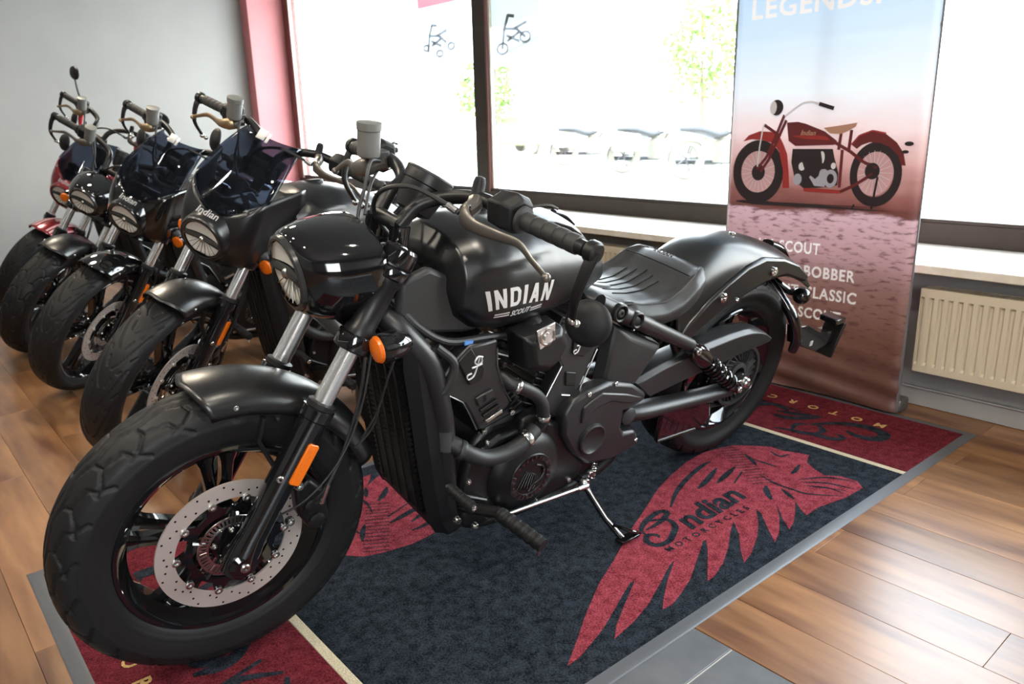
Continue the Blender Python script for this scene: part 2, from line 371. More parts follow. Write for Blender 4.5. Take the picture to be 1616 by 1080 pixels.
slab('cream_stripe', s1 - .024, s1 - .0, CREAM); slab('cream_stripe', s2, s2 + .024, CREAM)
slab('end_band', a0 + BW, s1 - .024, CREDD); slab('end_band', s2 + .024, a1 - BW, CREDD)
def P2(s): return [tuple(map(float, q.split(','))) for q in s.split()]
OUTL = P2("""0.567,0.559 0.484,0.507 0.417,0.463 0.295,0.392 0.188,0.344 0.048,0.274 -0.075,0.221 -0.211,0.160 -0.320,0.124 -0.436,0.096 -0.538,0.087 -0.612,0.101 -0.670,0.120 -0.711,0.167 -0.753,0.216 -0.752,0.262 -0.775,0.311 -0.782,0.345 -0.725,0.369 -0.695,0.415 -0.676,0.459 -0.706,0.497 -0.711,0.549 -0.680,0.582 -0.580,0.579 -0.509,0.564 -0.466,0.555 -0.396,0.557 -0.416,0.527 -0.450,0.489 -0.385,0.527 -0.332,0.554 -0.288,0.567 -0.323,0.527 -0.396,0.459 -0.327,0.512 -0.256,0.555 -0.198,0.578 -0.245,0.527 -0.313,0.461 -0.321,0.439 -0.260,0.486 -0.190,0.528 -0.105,0.566 -0.050,0.580 -0.094,0.540 -0.164,0.487 -0.213,0.435 -0.157,0.464 -0.080,0.510 -0.012,0.543 0.060,0.566 0.089,0.567 0.045,0.535 -0.030,0.481 -0.074,0.443 -0.060,0.444 0.018,0.484 0.111,0.532 0.177,0.555 0.232,0.570 0.263,0.567 0.224,0.539 0.162,0.500 0.072,0.451 0.104,0.459 0.183,0.494 0.273,0.532 0.346,0.552 0.395,0.560 0.427,0.565 0.389,0.536 0.332,0.504 0.222,0.445 0.234,0.442 0.290,0.465 0.355,0.495 0.417,0.522 0.472,0.540 0.534,0.558""")
STROKES = [("-0.150,0.260 -0.242,0.210 -0.348,0.173 -0.452,0.150 -0.498,0.149", .007), ("-0.305,0.243 -0.377,0.225 -0.471,0.193", .008), ("-0.380,0.261 -0.449,0.245 -0.523,0.229", .008), ("-0.418,0.297 -0.509,0.265", .007),
 ("-0.618,0.229 -0.620,0.282 -0.623,0.323", .004), ("-0.634,0.191 -0.610,0.234 -0.582,0.272", .006), ("-0.528,0.319 -0.511,0.384 -0.512,0.440 -0.520,0.491 -0.581,0.570", .004), ("-0.586,0.420 -0.666,0.472 -0.703,0.552", .004),
 ("-0.577,0.435 -0.628,0.493 -0.651,0.571", .004), ("-0.574,0.476 -0.623,0.556", .004), ("-0.56,0.45 -0.60,0.51 -0.60,0.565", .003), ("-0.609,0.382 -0.640,0.378 -0.692,0.363", .006), ("-0.714,0.240 -0.703,0.283 -0.740,0.296", .005), ("-0.476,0.374 -0.440,0.400 -0.406,0.437", .008), ("-0.491,0.420 -0.475,0.45 -0.459,0.480", .006)]
ISW = ["0.030,0.318 0.020,0.292 -0.026,0.268 -0.094,0.257 -0.116,0.272 -0.080,0.292 -0.030,0.300 0.008,0.300", "-0.026,0.268 -0.060,0.285 -0.082,0.306 -0.070,0.340 -0.030,0.365 0.010,0.381 0.049,0.374 0.055,0.345 0.029,0.322 0.008,0.338 0.014,0.352"]
def ribbon(mb, pts, w, z, sm=5, taper=True):
    P = crom([(x, y, 0) for x, y in pts], sm) if len(pts) > 2 else [v3((*p, 0)) for p in pts]
    L = []; R = []; N = len(P)
    for i, p in enumerate(P):
        d = P[min(i + 1, N - 1)] - P[max(i - 1, 0)]; d /= np.linalg.norm(d) + 1e-9; nn = np.array([-d[1], d[0], 0])
        ww = w * (min(1, .35 + 2.2 * min(i, N - 1 - i) / N) if taper else 1); L.append(p + nn * ww + (0, 0, z)); R.append(p - nn * ww + (0, 0, z))
    F = [(i, i + 1, N + i + 1, N + i) for i in range(N - 1)]; mb.add(L + R, F)
for side in (1, -1):
    rot = Matrix.Rotation(0 if side == 1 else PI, 4, 'Z')
    m = MB().prism([(x, y) for x, y in OUTL], ZT - .001, ZT + .0008, ax=2)
    hd = obj('headdress_motif', m, CRED, mt, key='headdress'); hd.matrix_local = rot
    m = MB()
    for s, w_ in STROKES: ribbon(m, P2(s), w_ * 1.25, ZT + .0014)
    for i in range(15):      # comb of short quills along the brow band
        t_ = i / 14; c = np.array((-.640 + .145 * t_, .128 + .235 * t_)); d = np.array((.5, -.32)); d /= np.linalg.norm(d)
        ribbon(m, [tuple(c - d * .026), tuple(c + d * .046)], .0055, ZT + .0014)
    o = obj('feather_lines', m, NAVY, hd, key='strokes')
    m = MB()
    for s in ISW: ribbon(m, P2(s), .0095, ZT + .0016, 8)
    obj('script_initial', m, NAVY, hd, key='initial')
    if 'txt1' not in CACHE:
        me = text_mesh('ndian', .118, shear=.25, bold=.0035, xs=1.12); place(me, (-.085, .383, ZT + .0016), (-1, -.03, 0), (0, -1, 0)); CACHE['txt1'] = me; me.materials.append(NAVY)
        me = text_mesh('MOTORCYCLES', .030, bold=.0004, xs=1.05, space=1.9); place(me, (.052, .418, ZT + .0016), (-1, .02, 0), (0, -1, 0)); CACHE['txt2'] = me; me.materials.append(NAVY)
        for i_, ch_ in enumerate('MOTORCYCLE'):
            me = text_mesh(ch_, .052, bold=.0010, align='CENTER'); place(me, (-1.230, .384 - .0888 * i_, ZT + .0012), (0, -1, 0), (1, 0, 0)); CACHE[('bandltr', i_)] = me; me.materials.append(GOLDC)
    obj('script_lettering', None, NAVY, hd, key='txt1'); obj('small_lettering', None, NAVY, hd, key='txt2')
    m = MB()
    for s, w_ in (("-1.075,0.327 -1.060,0.362 -1.059,0.400 -1.085,0.438 -1.131,0.438 -1.156,0.404 -1.161,0.359 -1.142,0.297 -1.098,0.246 -1.037,0.205", .016), ("-0.917,0.128 -0.937,0.178 -0.944,0.218 -0.960,0.259 -0.965,0.295 -0.972,0.334 -1.005,0.350 -1.022,0.318", .011),
              ("-0.933,0.190 -0.998,0.167 -1.036,0.196", .008), ("-1.057,0.225 -1.014,0.268 -0.972,0.262", .009), ("-1.034,0.050 -1.043,0.114 -1.115,0.192", .012), ("-1.080,0.038 -1.103,0.126 -1.141,0.198", .012), ("-1.060,-0.050 -1.132,-0.011 -1.109,0.074", .012), ("-1.142,0.038 -1.131,0.115", .012),
              ("-1.01,-.02 -1.08,-.06 -1.15,-.05", .012), ("-1.02,-.10 -1.15,-.13", .012), ("-1.00,-.17 -1.09,-.13 -1.15,-.19 -1.04,-.24 -1.00,-.19", .010), ("-1.00,-.28 -1.15,-.31", .012), ("-1.03,-.34 -1.15,-.38 -1.03,-.40 -1.12,-.46", .011)):
        ribbon(m, P2(s), w_ * 1.35, ZT + .0012, 6)
    bs = obj('band_script', m, NAVY, mt, key='bandscript'); bs.matrix_local = Matrix.Translation((.03 if side == -1 else 0, 0, 0)) @ rot
    for i_ in range(10):
        bl = obj('letter', None, GOLDC, mt, key=('bandltr', i_)); bl.matrix_local = Matrix.Translation((.055 if side == -1 else 0, .03 if side == -1 else 0, 0)) @ rot

def translucent(m_, k_=.8):
    t = m_.node_tree; b = t.nodes['Principled BSDF']; tl = t.nodes.new('ShaderNodeBsdfTranslucent'); c = tuple(b.inputs['Base Color'].default_value); tl.inputs[0].default_value = c
    ms = t.nodes.new('ShaderNodeMixShader'); ms.inputs[0].default_value = k_; t.links.new(b.outputs[0], ms.inputs[1]); t.links.new(tl.outputs[0], ms.inputs[2]); t.links.new(ms.outputs[0], t.nodes['Material Output'].inputs[0])
# ------------------------------------------------------------------ standing banner
bn = thing('roll_up_banner', 'tall roll-up banner with a vintage red motorcycle, blue sky and white lettering', 'banner', (-1.566, 2.90, 0))
BM = bpy.data.materials.new('banner_print'); BM.use_nodes = True; t = BM.node_tree; b = t.nodes['Principled BSDF']; b.inputs['Roughness'].default_value = .42
tx = t.nodes.new('ShaderNodeTexCoord'); sp = t.nodes.new('ShaderNodeSeparateXYZ'); t.links.new(tx.outputs['Object'], sp.inputs[0])
nz = t.nodes.new('ShaderNodeTexNoise'); nz.inputs['Scale'].default_value = 5; nz.inputs['Detail'].default_value = 6; mp = t.nodes.new('ShaderNodeMapping'); mp.inputs['Scale'].default_value = (1, 1, 3)
t.links.new(tx.outputs['Object'], mp.inputs[0]); t.links.new(mp.outputs[0], nz.inputs['Vector'])
ad = t.nodes.new('ShaderNodeMath'); ad.operation = 'MULTIPLY_ADD'; ad.inputs[1].default_value = .10; t.links.new(nz.outputs['Fac'], ad.inputs[0]); t.links.new(sp.outputs['Z'], ad.inputs[2])
mr = t.nodes.new('ShaderNodeMapRange'); mr.inputs['From Max'].default_value = 2.0; t.links.new(ad.outputs[0], mr.inputs['Value'])
cr = t.nodes.new('ShaderNodeValToRGB'); t.links.new(mr.outputs[0], cr.inputs[0]); el = cr.color_ramp.elements
stops = [(0, (.10, .045, .035)), (.16, (.17, .080, .062)), (.24, (.27, .145, .13)), (.33, (.46, .28, .31)), (.40, (.56, .37, .43)), (.404, (.13, .04, .035)), (.44, (.26, .10, .09)), (.50, (.60, .34, .33)), (.56, (.82, .66, .68)), (.63, (.82, .88, .97)), (.74, (.62, .78, .97)), (1, (.32, .56, .90))]
el[0].position, el[0].color = stops[0][0], (*stops[0][1], 1); el[1].position, el[1].color = stops[-1][0], (*stops[-1][1], 1)
for p_, c_ in stops[1:-1]: e = el.new(p_); e.color = (*c_, 1)
# small dark flecks of dry ground in the lower print
n3 = t.nodes.new('ShaderNodeTexNoise'); n3.inputs['Scale'].default_value = 22; n3.inputs['Detail'].default_value = 5; mp3 = t.nodes.new('ShaderNodeMapping'); mp3.inputs['Scale'].default_value = (1, 1, 3.5)
t.links.new(tx.outputs['Object'], mp3.inputs[0]); t.links.new(mp3.outputs[0], n3.inputs['Vector'])
r3 = t.nodes.new('ShaderNodeMapRange'); r3.inputs['From Min'].default_value = .52; r3.inputs['From Max'].default_value = .66; r3.inputs['To Max'].default_value = .75; t.links.new(n3.outputs['Fac'], r3.inputs['Value'])
lt = t.nodes.new('ShaderNodeMath'); lt.operation = 'LESS_THAN'; lt.inputs[1].default_value = .77; t.links.new(sp.outputs['Z'], lt.inputs[0])
ml = t.nodes.new('ShaderNodeMath'); ml.operation = 'MULTIPLY'; t.links.new(r3.outputs[0], ml.inputs[0]); t.links.new(lt.outputs[0], ml.inputs[1])
mxx = t.nodes.new('ShaderNodeMix'); mxx.data_type = 'RGBA'; t.links.new(ml.outputs[0], mxx.inputs['Factor']); t.links.new(cr.outputs[0], mxx.inputs['A']); mxx.inputs['B'].default_value = (.10, .04, .04, 1)
atn = t.nodes.new('ShaderNodeAttribute'); atn.attribute_name = 'lettering'
mx2 = t.nodes.new('ShaderNodeMix'); mx2.data_type = 'RGBA'; t.links.new(atn.outputs['Fac'], mx2.inputs['Factor']); t.links.new(mxx.outputs['Result'], mx2.inputs['A']); mx2.inputs['B'].default_value = (.86, .84, .86, 1); mxx = mx2
t.links.new(mxx.outputs['Result'], b.inputs['Base Color'])
# thin cloth lets a little daylight through
tl = t.nodes.new('ShaderNodeBsdfTranslucent'); t.links.new(mxx.outputs['Result'], tl.inputs[0]); ms = t.nodes.new('ShaderNodeMixShader'); ms.inputs[0].default_value = .065
o_ = t.nodes['Material Output']; t.links.new(b.outputs[0], ms.inputs[1]); t.links.new(tl.outputs[0], ms.inputs[2]); t.links.new(ms.outputs[0], o_.inputs[0])
def bany(x, z):
    y = .018 * max(0, (abs(x) - .36) / .04) ** 2
    if z < .30: y += (.30 - z) / .30 * .009 * math.sin(z * 70 + x * 9) * (1 - .4 * abs(x))
    y += .0025 * math.exp(-((z - 1.40) / .006) ** 2) + .004 * math.sin(x * 7 + z * 2)
    return y
from mathutils.bvhtree import BVHTree
TXT = [('LEGENDS.', -.323, 1.489, .075, .195), ('101 SCOUT', -.228, .582, .047, .042), ('SCOUT BOBBER', -.232, .490, .047, .193), ('SCOUT CLASSIC', -.228, .406, .047, .205), ('SPORT SCOUT', -.214, .321, .045, .149), ('SUPER SCOUT', -.210, .236, .045, .157)]
zr = list(np.linspace(.012, 2.002, 150)); bvs = []
for s_, x_, z_, h_, x1_ in TXT:
    zr = [q for q in zr if not (z_ - .003 < q < z_ + h_ + .003)] + list(np.linspace(z_ - .003, z_ + h_ + .003, int(h_ / .0021)))
    me = text_mesh(s_, 1, bold=.026, space=1.12, extrude=0); vx = [v.co.x for v in me.vertices]; vy = [v.co.y for v in me.vertices]
    a_, b_ = (x1_ - x_) / (max(vx) - min(vx)), h_ / (max(vy) - min(vy)); bvs.append((z_, z_ + h_, BVHTree.FromPolygons([(x_ + (v.co.x - min(vx)) * a_, 0, z_ + (v.co.y - min(vy)) * b_) for v in me.vertices], [p.vertices[:] for p in me.polygons])))
zr = sorted(zr); NX = 361; xr = [-.40 + .80 * i / (NX - 1) for i in range(NX)]
cl_v = [(x, bany(x, z), z) for z in zr for x in xr]
cme = bpy.data.meshes.new('printed_cloth'); cme.from_pydata(cl_v, [], [(j * NX + i, j * NX + i + 1, (j + 1) * NX + i + 1, (j + 1) * NX + i) for j in range(len(zr) - 1) for i in range(NX - 1)])
cme.polygons.foreach_set('use_smooth', [True] * len(cme.polygons)); at = cme.attributes.new('lettering', 'FLOAT', 'POINT'); vals = np.zeros(len(cl_v))
for j, z in enumerate(zr):
    for z0_, z1_, bv in bvs:
        if z0_ <= z <= z1_:
            for i, x in enumerate(xr):
                if -.34 < x < .22 and bv.ray_cast(Vector((x, -1, z)), Vector((0, 1, 0)))[0]: vals[j * NX + i] = 1
at.data.foreach_set('value', vals)
cloth = obj('printed_cloth', cme, BM, bn)
for s in (-1, 1): obj('side_strip', MB().box((s * .398, .016, 1.006), (.010, .006, 1.985)), mat('banner_edge_grey', (.16, .16, .17), .5), bn, bev=.001)  # grey strip down each side edge of the cloth
obj('base_cassette', MB().box((0, .055, .035), (.82, .075, .05)), mat('grey_cassette', (.18, .18, .18), .4, .6), bn, bev=.008)
obj('foot', MB().box((-.28, .13, .007), (.03, .16, .013)), DARK, bn, bev=.003); obj('foot', MB().box((.28, .13, .007), (.03, .16, .013)), DARK, bn, bev=.003)
obj('support_pole', MB().cyl((0, .06, .05), (0, .03, 2.02), .009), STEEL, bn)
obj('top_rail', MB().box((0, .004, 2.005), (.81, .02, .03)), STEEL, bn, bev=.004)
PR = lambda n, c, r=.45: mat('print_' + n, c, r)
pK = PR('black', (.022, .014, .016)); pR = PR('red', (.33, .030, .028)); pR2 = PR('dark_red', (.13, .016, .018)); pP = PR('pink', (.60, .36, .38)); pS = PR('grey', (.38, .38, .44)); pL = PR('light', (.70, .68, .70)); pT = PR('tan', (.46, .24, .16)); pW = PR('white', (.90, .88, .90))
pG = PR('pale_violet', (.72, .55, .60)); translucent(pW, .45)
vm = None; zlay = [0]
def flat(name, polys, m_, par, lay):
    mb = MB()
    for P in polys:
        n = len(P); mb.add([(x, bany(x, z) - .0012 - lay * .0006, z) for x, z in P], [tuple(range(n))])
    return obj(name, mb, m_, par)
def ell(cx, cz, rx, rz, n=36): return [(cx + rx * math.cos(t), cz + rz * math.sin(t)) for t in np.linspace(0, 2 * PI, n, endpoint=False)]
def ringp(name, cx, cz, rx, rz, k, m_, par, lay):
    mb = MB(); n = 40; V = []
    for s in (1, k):
        V += [(x, bany(x, z) - .0012 - lay * .0006, z) for x, z in ell(cx, cz, rx * s, rz * s, n)]
    mb.add(V, [(i, (i + 1) % n, n + (i + 1) % n, n + i) for i in range(n)]); return obj(name, mb, m_, par)
def lines(name, segs, w_, m_, par, lay):
    mb = MB()
    for P in segs:
        for (x0, z0), (x1, z1) in zip(P[:-1], P[1:]):
            d = np.array((x1 - x0, z1 - z0)); d = d / (np.linalg.norm(d) + 1e-9) * w_; q = [(x0 - d[1], z0 + d[0]), (x0 + d[1], z0 - d[0]), (x1 + d[1], z1 - d[0]), (x1 - d[1], z1 + d[0])]
            mb.add([(x, bany(x, z) - .0012 - lay * .0006, z) for x, z in q], [(0, 1, 2, 3)])
    return obj(name, mb, m_, par)
vm = flat('motorcycle_print', [ell(-.25, .775, .10, .008), [(-.28, .765), (.30, .772), (.40, .768), (.40, .776), (.26, .784), (-.28, .780)]], pK, bn, 0)
flat('wheel_opening', [ell(-.250, .901, .085, .095)], pP, vm, 1); flat('wheel_opening', [ell(.228, .913, .072, .088)], pP, vm, 1)
ringp('wheel_print', -.253, .899, .116, .127, .66, pK, vm, 2); ringp('wheel_print', .234, .903, .097, .117, .70, pK, vm, 2)
lines('spokes_print', [[(-.25, .90), (-.25 + .075 * math.cos(a), .90 + .085 * math.sin(a))] for a in np.linspace(0, 2 * PI, 22)] + [[(.23, .91), (.23 + .065 * math.cos(a), .91 + .08 * math.sin(a))] for a in np.linspace(0, 2 * PI, 20)], .0008, pL, vm, 2)
flat('hub_print', [ell(-.25, .897, .030, .033)], pK, vm, 3); flat('hub_print', [ell(.222, .915, .028, .030)], pK, vm, 3)
flat('front_fender_print', [P2("-0.328,1.021 -0.304,1.045 -0.255,1.061 -0.205,1.058 -0.168,1.044 -0.148,1.013 -0.127,0.971 -0.116,0.908 -0.108,0.840 -0.138,0.838 -0.140,0.908 -0.163,0.981 -0.190,1.013 -0.240,1.026 -0.290,1.029")], pR, vm, 3)
flat('rear_fender_print', [P2("0.134,1.009 0.162,1.042 0.210,1.059 0.260,1.047 0.301,1.018 0.329,0.981 0.341,0.937 0.324,0.939 0.311,0.972 0.279,1.000 0.243,1.015 0.203,1.018 0.174,1.008 0.156,0.994")], pR2, vm, 3)
lines('fender_rim_print', [P2("0.134,1.009 0.162,1.042 0.210,1.059 0.26,1.049")], .003, pR, vm, 4)
flat('engine_print', [P2("-0.105,0.992 0.062,0.993 0.070,0.964 0.092,0.904 0.091,0.858 0.010,0.845 -0.047,0.842 -0.084,0.867 -0.107,0.940")], pK, vm, 3)
flat('crankcase_print', [P2("-0.026,0.885 0.0,0.912 0.037,0.918 0.060,0.905 0.040,0.850 -0.002,0.852"), ell(.062, .882, .027, .034), ell(-.075, .875, .018, .022)], pS, vm, 4)
flat('cylinder_print', [ell(-.03, .965, .012, .022), ell(.020, .960, .012, .024), ell(-.005, .955, .016, .016), ell(-.06, .925, .014, .016), ell(.07, .93, .010, .012), ell(-.02, .93, .012, .01)], pL, vm, 4)
flat('engine_detail_print', [ell(-.005, .955, .008, .008), ell(.062, .882, .014, .018), ell(-.045, .95, .008, .012)], pK, vm, 5)
flat('tank_print', [P2("-0.137,1.093 -0.090,1.095 -0.056,1.087 0.024,1.058 0.076,1.023 0.066,1.008 -0.004,1.006 -0.094,1.003 -0.125,1.023")], pR2, vm, 4)
flat('tank_stripe_print', [P2("-0.110,1.040 -0.05,1.03 0.05,1.025 0.03,1.040 -0.05,1.048")], pR, vm, 5)
me = text_mesh('Indian', .026, shear=.3, bold=.0004); place(me, (-.073, -.006, 1.045), (1, 0, -.02), (0, 0, 1)); me.materials.append(pT); obj('tank_lettering', me, pT, vm)
flat('saddle_print', [P2("0.018,1.071 0.071,1.077 0.150,1.088 0.144,1.074 0.114,1.057 0.089,1.048 0.046,1.050")], pT, vm, 4)
lines('frame_print', [P2("0.066,1.018 0.132,0.984 0.187,0.946 0.239,0.928"), P2("-.046,.837 .104,.834 .16,.862 .225,.905"), P2(".09,1.05 .085,.99"), P2(".130,1.062 .125,.985"), P2("0.10,.99 .10,.85")], .006, pR2, vm, 3)
lines('fork_print', [P2("-0.150,1.122 -0.180,1.044 -0.216,0.959 -0.257,0.910"), P2("-0.140,1.102 -0.170,1.034 -0.206,0.949 -0.240,0.90"), P2("-.235,1.085 -.16,1.04")], .006, pR2, vm, 5)
lines('fork_link_print', [P2("-.238,1.09 -.250,1.00 -.255,.92")], .003, pL, vm, 6)
lines('handlebar_print', [P2("-0.150,1.115 -0.108,1.145 -0.074,1.165 -0.040,1.169 -0.007,1.160")], .0035, pL, vm, 5)
lines('grip_print', [P2("-.007,1.160 .054,1.141")], .007, pK, vm, 6)
flat('headlamp_print', [ell(-.185, 1.151, .028, .030)], pK, vm, 6); flat('headlamp_glass_print', [ell(-.199, 1.151, .014, .025)], pL, vm, 7)
flat('tail_lamp_print', [ell(.345, 1.013, .016, .008), ell(.335, .985, .012, .006)], pK, vm, 4)
lines('stand_print', [P2("0.245,0.895 0.232,0.776"), P2(".165,.79 .158,.775")], .004, pK, vm, 5)
lines('sill_print', [P2("-.046,.836 .104,.833")], .006, pR, vm, 5)
# ------------------------------------------------------------------ posters on the glass
GP = [mat('poster_white', (.85, .85, .85), .6), mat('poster_red', (.85, .42, .46), .6), mat('poster_grey', (.66, .69, .67), .6), mat('poster_ink', (.52, .55, .58), .6)]
for g in GP: translucent(g)
def poster(x0, x1, z0, z1, label, red_z, kind):
    p = thing('window_poster', label, 'poster', ((x0 + x1) / 2, 3.49, z0), 'posters stuck on the shop window'); W = x1 - x0; H = z1 - z0
    q = lambda nm, P, m_, l: obj(nm, MB().prism([(a * W - W / 2, b_ * H) for a, b_ in P], -l * .0006 - .0005, -l * .0006), m_, p)
    q('sheet', [(0, 0), (1, 0), (1, 1), (0, 1)], GP[0], 0)
    q('red_header', [(0, red_z), (1, red_z), (1, 1), (0, 1)], GP[1], 1)
    if kind == 1:
        q('grey_backdrop', [(0, .42), (.45, .42), (1, .5), (1, red_z), (0, red_z)], GP[2], 1)
        q('shadow_band', [(.35, .10), (1, .22), (1, .27), (.35, .14)], GP[2], 2)
    ink = MB()
    def pt(a, b_): return (a * W - W / 2, -.0022, b_ * H)
    for cx, cz, r in ((.25, .16, .11), (.72, .26, .10)) if kind else ((.20, .22, .07), (.55, .12, .08), (.85, .20, .08)):
        ink.tube([pt(cx + r * math.cos(t), cz + r * .55 * math.sin(t)) for t in np.linspace(0, 2 * PI, 20)[:-1]], .008, 6, closed=True)
    for s in (((.25, .16), (.30, .38), (.38, .52)), ((.30, .38), (.55, .36), (.72, .26)), ((.35, .30), (.6, .22)), ((.38, .52), (.50, .50)), ((.52, .37), (.75, .42)), ((.36, .24), (.60, .32))):
        ink.tube([pt(*q_) for q_ in s], .010, 6)
    obj('motorcycle_drawing', ink, GP[3], p)
poster(-5.09, -4.62, 1.555, 2.05, 'pale poster with a red heading at the left of the mullion', .78, 0)
poster(-4.25, -3.77, 1.50, 2.05, 'pale poster with a grey motorcycle scene at the right of the mullion', .84, 1)

# ------------------------------------------------------------------ outside the shop
struct('pavement', MB().box((-12, 28, -.06), (60, 48, .1)), PAVE)
def tree(x, y, h, label, sp_=1.3, n=900):
    t_ = thing('tree', label, 'tree', (x, y, 0), 'sunlit trees beyond the forecourt')
    obj('trunk', MB().tube([(0, 0, 0), (.05, 0, h * .3), (-.05, 0, h * .65)], [.11, .08, .04], 8), BARK, t_)
    mb = MB(); rs = np.random.RandomState(int(abs(x * 10)))
    for k in range(n):
        c = rs.normal(0, 1, 3); c = c / np.linalg.norm(c) * rs.uniform(.45, 1) * (sp_, sp_, h * .38) + (0, 0, h * .68); a = rs.normal(0, 1, 3); a /= np.linalg.norm(a); b_ = np.cross(a, rs.normal(0, 1, 3)); b_ /= np.linalg.norm(b_); s = rs.uniform(.07, .16)
        mb.add([c + a * s, c + b_ * s * .6, c - a * s, c - b_ * s * .6], [(0, 1, 2, 3)])
    f = obj('foliage', mb, LEAF, t_); f['kind'] = 'stuff'
tree(-23.5, 19.0, 3.4, 'small light green tree seen left of the mullion')
tree(-17.5, 24.0, 5.0, 'tall pale green tree behind the parked motorcycles', 1.7, 1300)
tree(-13.5, 23.0, 3.1, 'low round bush-like tree just left of the banner', 1.5, 1000)
tree(-4.0, 24.0, 6.0, 'pale tree seen at the right edge beyond the banner', 2.2, 1500)
OB = mat('outside_black', (.03, .03, .03), .4); OW = mat('outside_cream', (.75, .74, .70), .3); OT = mat('outside_tyre', (.15, .14, .11), .8); OG = mat('outside_olive', (.20, .22, .10), .4)
def small_bike(x, y, rz, label, kind):
    t_ = thing('motorcycle', label, 'motorcycle', (x, y, 0), 'touring motorcycles parked outside the shop'); t_.rotation_euler = (0, 0, rz); t_.scale = (1.2, 1.2, 1.2)
    for cx in (0, 1.6):
        w_ = obj('wheel', MB().lathe([(.20, -.04), (.24, -.05), (.30, -.05), (.33, 0), (.30, .05), (.24, .05), (.20, .04)], (cx, 0, .33), (0, 1, 0), 28, cap=False, closed=True), OT, t_)
        for k in range(5):
            a = k * 2 * PI / 5; obj('spoke', MB().tube([(cx, 0, .33), (cx + .22 * math.cos(a), 0, .33 + .22 * math.sin(a))], .015, 6), OB, w_)
        m = MB(); A = np.linspace(-.2, PI * .95, 12) if cx == 0 else np.linspace(.1, PI * .8, 10)
        m.rings([[(cx - .38 * math.cos(a) * 1, yy, .33 + (.38 - .25 * (abs(yy) / .11) ** 3 * .4) * math.sin(a)) for yy in (-.11, -.09, 0, .09, .11)] for a in A], cap=False, wrap=False)
        obj('fender', m, OW, t_, solid=.01)
    obj('seat', MB().tube([(-.15, 0, .78), (.2, 0, .76), (.5, 0, .68), (.75, 0, .72)], [.08, .14, .15, .08], 10, 4, flat=.5), OB, t_)
    obj('fuel_tank', MB().tube([(.65, 0, .78), (.9, 0, .84), (1.15, 0, .86)], [.10, .18, .12], 12, 4), OW, t_)
    obj('engine', MB().box((.75, 0, .42), (.45, .3, .35)).tube([(.7, 0, .5), (.55, 0, .72)], .09, 10).tube([(.8, 0, .5), (.95, 0, .72)], .09, 10), OT, t_, bev=.02)
    obj('exhaust', MB().tube([(.9, .2, .25), (.4, .22, .25), (-.3, .22, .28)], .045, 10, 3), OB, t_)
    obj('fork', MB().tube([(1.6, .1, .33), (1.25, .1, .95)], .03, 8).tube([(1.6, -.1, .33), (1.25, -.1, .95)], .03, 8), OW, t_)
    obj('handlebar', MB().tube([(1.0, .42, 1.05), (1.15, .3, 1.08), (1.25, 0, .98), (1.15, -.3, 1.08), (1.0, -.42, 1.05)], .014, 8, 4), OB, t_)
    obj('headlamp', MB().sph((1.38, 0, .92), .10, 14), OW, t_)
    if kind: obj('windshield', MB().rings([[(1.40 - .25 * k, y_, .95 + .45 * k) for y_ in (-.22, -.1, 0, .1, .22)] for k in (0, .5, 1)], cap=False, wrap=False), TINT, t_, solid=.004)
    if kind != 1:
        for s in (-1, 1): obj('saddlebag', MB().box((-.05, s * .25, .55), (.5, .16, .28)), OW, t_, bev=.04)
    obj('side_stand', MB().tube([(.7, .12, .3), (.75, .3, 0)], .012, 6), OB, t_)
small_bike(-14.9, 14.6, 1.05, 'cream touring motorcycle parked outside, farthest left of the three', 2)
small_bike(-11.45, 13.0, 1.1, 'pale motorcycle with a black rider seat parked outside, the middle one', 0)
small_bike(-9.2, 12.2, 1.1, 'pale motorcycle parked outside closest to the banner', 1)
c_ = thing('car', 'small olive car parked far outside beyond the mullion', 'car', (-23.0, 20.5, 0)); 
obj('body', MB().prism([(-2, .3), (2, .3), (2, .8), (1.5, .9), (.9, 1.35), (-1.0, 1.35), (-1.7, .9), (-2, .85)], -.85, .85), OG, c_, bev=.08)
for q_ in (-1.25, 1.25):
    for s in (-1, 1): obj('wheel', MB().cyl((q_, s * .72, .32), (q_, s * .9, .32), .32, 20), OT, c_)

